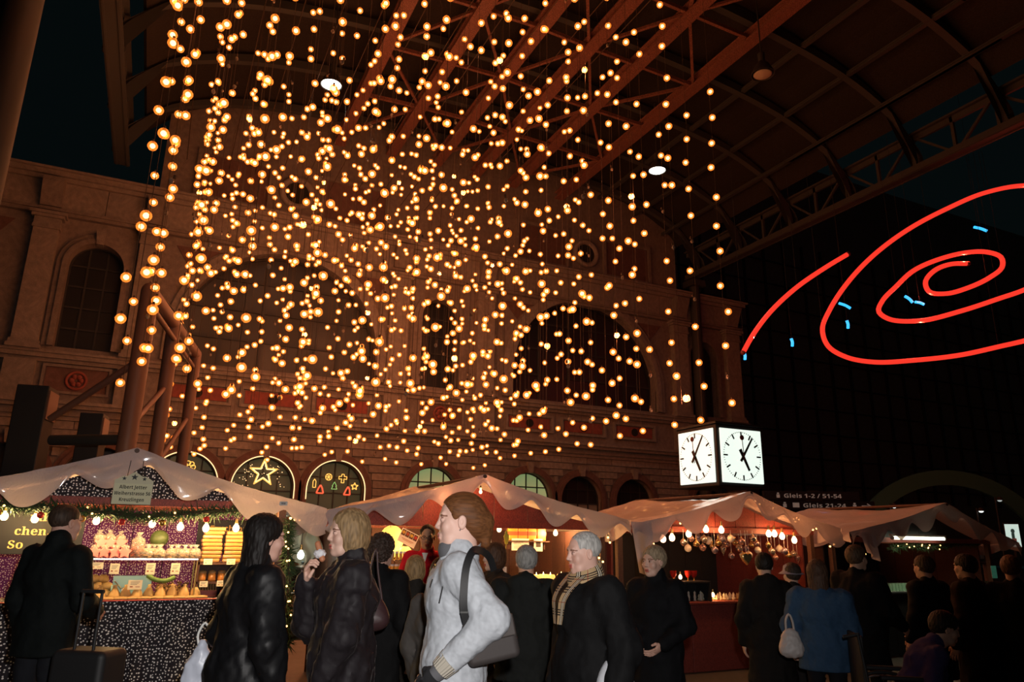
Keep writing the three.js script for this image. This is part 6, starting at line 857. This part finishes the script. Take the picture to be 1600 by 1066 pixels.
person({ px: 694, top: 868, D: 4.75, phi: 150, sex: 'woman', label: 'person in a grey coat half hidden behind the white jacket', hair: 'bob', hairC: [0.06, 0.035, 0.02], bulk: 0.03, coat: { c: [0.075, 0.068, 0.062], len: 0.3 } });
{
  const v = person({ px: 668, top: 817, D: 7.75, phi: -4, label: 'person in a red jacket with glasses serving behind the counter', hair: 'cropped', hairC: [0.015, 0.01, 0.008], skin: [0.6, 0.3, 0.17], headTurn: 8, headTilt: 0.12, bulk: 0.02, coat: { c: [0.55, 0.012, 0.025], len: 0.8, name: 'jacket', cell: 0.016, collar: 0.0 }, armL: [[0.26, 1.14, 0.05], [0.2, 1.05, 0.28]], armR: [[-0.26, 1.14, 0.05], [-0.2, 1.05, 0.28]] });
  const gm = [0.033, -0.033].map((x) => new THREE.TorusGeometry(0.021, 0.0025, 6, 18).scale(1.15, 0.8, 1).translate(x, 0.003, 0.1)); gm.push(rod([-0.01, 0.006, 0.102], [0.01, 0.006, 0.102], 0.0022), rod([0.056, 0.006, 0.098], [0.078, 0.0, 0.0], 0.0022), rod([-0.056, 0.006, 0.098], [-0.078, 0.0, 0.0], 0.0022)); part(v.t, 'glasses', join(gm).applyMatrix4(v.head), M.black); part(v.t, 'white_shirt_collar', extr(poly([[-0.03, 0], [0.03, 0], [0, -0.1]]), 0.006).translate(0, 1.47 * v.k, 0.115 * v.k), M.white);
}
person({ px: 822, top: 850, D: 5.5, phi: 172, label: 'person with grey hair in a dark jacket and blue jeans, back turned', hair: 'short', hairC: [0.3, 0.29, 0.27], skin: [0.66, 0.36, 0.24], headTurn: 12, bulk: 0.05, shoulder: 0.2, coat: { c: [0.013, 0.014, 0.013], len: 0.74, hood: 1, name: 'jacket' }, legs: [0.05, 0.09, 0.14] });
person({ px: 774, top: 846, D: 6.4, phi: -60, sex: 'woman', label: 'person with brown hair behind the shoulder of the white jacket', hair: 'bob', hairC: [0.09, 0.04, 0.02], skin: [0.6, 0.36, 0.26], bulk: 0.03, coat: { c: [0.03, 0.02, 0.016], len: 0.5 } });
{ const w = person({ px: 1021, top: 850, D: 5.7, phi: -32, sex: 'woman', label: 'person in a long black coat standing at the corner of the red stall', hair: 'short', hairC: [0.33, 0.24, 0.15], skin: [0.6, 0.36, 0.27], headTurn: -18, bulk: 0.03, coat: { c: [0.005, 0.005, 0.006], len: 0.52, folds: 0.007, cell: 0.015, collar: 0.02 }, legs: [0.01, 0.01, 0.011], armL: [[0.26, 1.14, 0.02], [0.12, 1.0, 0.19]], armR: [[-0.26, 1.14, 0.02], [-0.12, 1.02, 0.19]] }); }
// --- at the bauble stall ---
person({ px: 1193, top: 862, D: 6.7, phi: 168, label: 'person in a dark hooded coat leaning over the bauble counter', hair: 'short', hairC: [0.02, 0.014, 0.01], bulk: 0.035, coat: { c: [0.012, 0.01, 0.009], len: 0.52, hood: 1 }, lean: 0.12, headTilt: 0.2 });
{ const h = person({ px: 1234, top: 878, D: 7.1, phi: 190, sex: 'woman', label: 'person wearing a pale brimmed hat before the bauble stall', hair: 'short', hairC: [0.06, 0.04, 0.03], bulk: 0.02, coat: { c: [0.02, 0.018, 0.018], len: 0.5 } }); part(h.t, 'brimmed_hat', lathe([[0.001, 0.125], [0.05, 0.122], [0.082, 0.1], [0.095, 0.045], [0.1, 0.03], [0.14, 0.008], [0.142, 0.012], [0.1, 0.04]], 26).applyMatrix4(h.head), std([0.34, 0.3, 0.36], 0.8)); }
person({ px: 1273, top: 872, D: 6.2, phi: 152, sex: 'woman', label: 'person in a blue denim jacket with long brown hair', hair: 'long', hairC: [0.1, 0.05, 0.03], skin: [0.62, 0.38, 0.3], bulk: 0.045, shoulder: 0.2, coat: { c: [0.04, 0.085, 0.16], len: 0.76, folds: 0.01, cell: 0.015, name: 'denim_jacket' }, legs: [0.012, 0.012, 0.016], armL: [[0.29, 1.13, -0.02], [0.3, 0.93, 0.05]], poseL: 'grip' });
{ const t = thing('white_handbag', 'white leather handbag held beside the blue denim jacket', 'handbag', onP(1236, 1003, 6.0).toArray(), turnTo(-10)); part(t, 'bag_body', nets((x, y, z) => field([ell([0, 0, 0], [0.075, 0.1, 0.05]), cap([-0.04, -0.06, 0], [0.04, -0.06, 0], 0.05, 0.05)], 0.05)(x, y, z) + 0.006 * noise3(x * 30, y * 25, z * 30), [-0.14, -0.16, -0.11], [0.14, 0.15, 0.11], 0.011), std([0.55, 0.5, 0.48], 0.5)); part(t, 'handle', tube([[-0.03, 0.08, 0], [-0.025, 0.16, 0], [0.0, 0.2, 0], [0.02, 0.16, 0], [0.03, 0.08, 0]], 0.009, 20, 6), std([0.5, 0.45, 0.42], 0.5)); }
person({ px: 1335, top: 850, D: 7.0, phi: 120, label: 'person in a black coat pushing the wheelchair', hair: 'short', hairC: [0.12, 0.07, 0.04], skin: [0.55, 0.32, 0.22], bulk: 0.05, shoulder: 0.2, coat: { c: [0.006, 0.006, 0.007], len: 0.6 }, armL: [[0.27, 1.13, 0.05], [0.24, 0.98, 0.28]], armR: [[-0.27, 1.13, 0.05], [-0.24, 0.98, 0.28]] });
{ // wheelchair
  const p = onP(1388, 1000, 5.8), turn = turnTo(78), t = thing('wheelchair', 'wheelchair with a large spoked wheel beside the denim jacket', 'wheelchair', [p.x, 0, p.z], turn), R = 0.32;
  for (const s of [-1, 1]) { const w = part(t, 'wheel', new THREE.TorusGeometry(R, 0.014, 8, 44).rotateY(Math.PI / 2).translate(s * 0.27, R + 0.014, 0), M.black); part(w, 'push_rim', new THREE.TorusGeometry(R - 0.03, 0.008, 8, 40).rotateY(Math.PI / 2).translate(s * 0.31, R + 0.014, 0), M.chrome); for (let k = 0; k < 12; k++) { const a = k * TAU / 12; part(w, 'spoke', rod([s * 0.27, R + 0.014, 0], [s * 0.27, R + 0.014 + R * Math.sin(a), R * Math.cos(a)], 0.0025, 5), M.chrome); } part(w, 'hub', cyl(0.03, 0.03, 0.06, 0, 0, 0, 12).rotateZ(Math.PI / 2).translate(s * 0.27, R + 0.014, 0), M.chrome); part(t, 'castor', cyl(0.07, 0.07, 0.03, 0, 0, 0, 18).rotateZ(Math.PI / 2).translate(s * 0.22, 0.07, 0.38), M.black); part(t, 'side_frame', [rod([s * 0.22, 0.5, -0.2], [s * 0.22, 0.5, 0.34], 0.012), rod([s * 0.22, 0.5, 0.34], [s * 0.22, 0.1, 0.4], 0.012), rod([s * 0.22, 0.45, -0.2], [s * 0.22, 0.98, -0.26], 0.012), rod([s * 0.22, 0.97, -0.26], [s * 0.22, 0.95, -0.36], 0.012), rod([s * 0.22, R, 0], [s * 0.22, 0.5, 0], 0.012)], M.black); part(t, 'armrest', rbx(0.05, 0.03, 0.28, 0.01, s * 0.23, 0.69, 0), M.black); }
  part(t, 'seat_sling', rbx(0.42, 0.025, 0.44, 0.01, 0, 0.5, 0.06), M.black); part(t, 'back_sling', rbx(0.42, 0.4, 0.025, 0.01, 0, 0.76, -0.235), M.black); part(t, 'footrest', rbx(0.4, 0.015, 0.14, 0.005, 0, 0.1, 0.46), M.black);
  person({ px: 1390, top: 0, H: 1.62, D: 5.8, phi: 78, sit: true, lift: -0.4, lean: 0.5, sex: 'woman', label: 'person in a violet-blue jacket sitting in the wheelchair', hair: 'short', hairC: [0.03, 0.02, 0.015], bulk: 0.02, coat: { c: [0.045, 0.038, 0.12], name: 'jacket' }, legs: [0.05, 0.025, 0.02], armL: [[0.25, 1.1, 0.1], [0.16, 0.98, 0.3]], armR: [[-0.25, 1.1, 0.1], [-0.16, 0.98, 0.3]] });
}
for (const [px, top, D, phi, c, hc, label] of [[1440, 866, 7.2, 200, [0.006, 0.006, 0.007], [0.05, 0.03, 0.02], 'person in a dark coat drinking at the lit drinks counter'], [1505, 864, 6.8, -150, [0.016, 0.008, 0.006], [0.02, 0.012, 0.01], 'person in a brown coat standing before the drinks stall'], [1574, 866, 6.6, 140, [0.007, 0.0065, 0.007], [0.15, 0.08, 0.05], 'person in a dark coat near the green notice']]) person({ px, top, D, phi, label, hair: 'short', hairC: hc, skin: [0.5, 0.28, 0.2], bulk: 0.04, cell: 0.02, coat: { c, len: 0.5 } });
renderer.render(scene, camera);
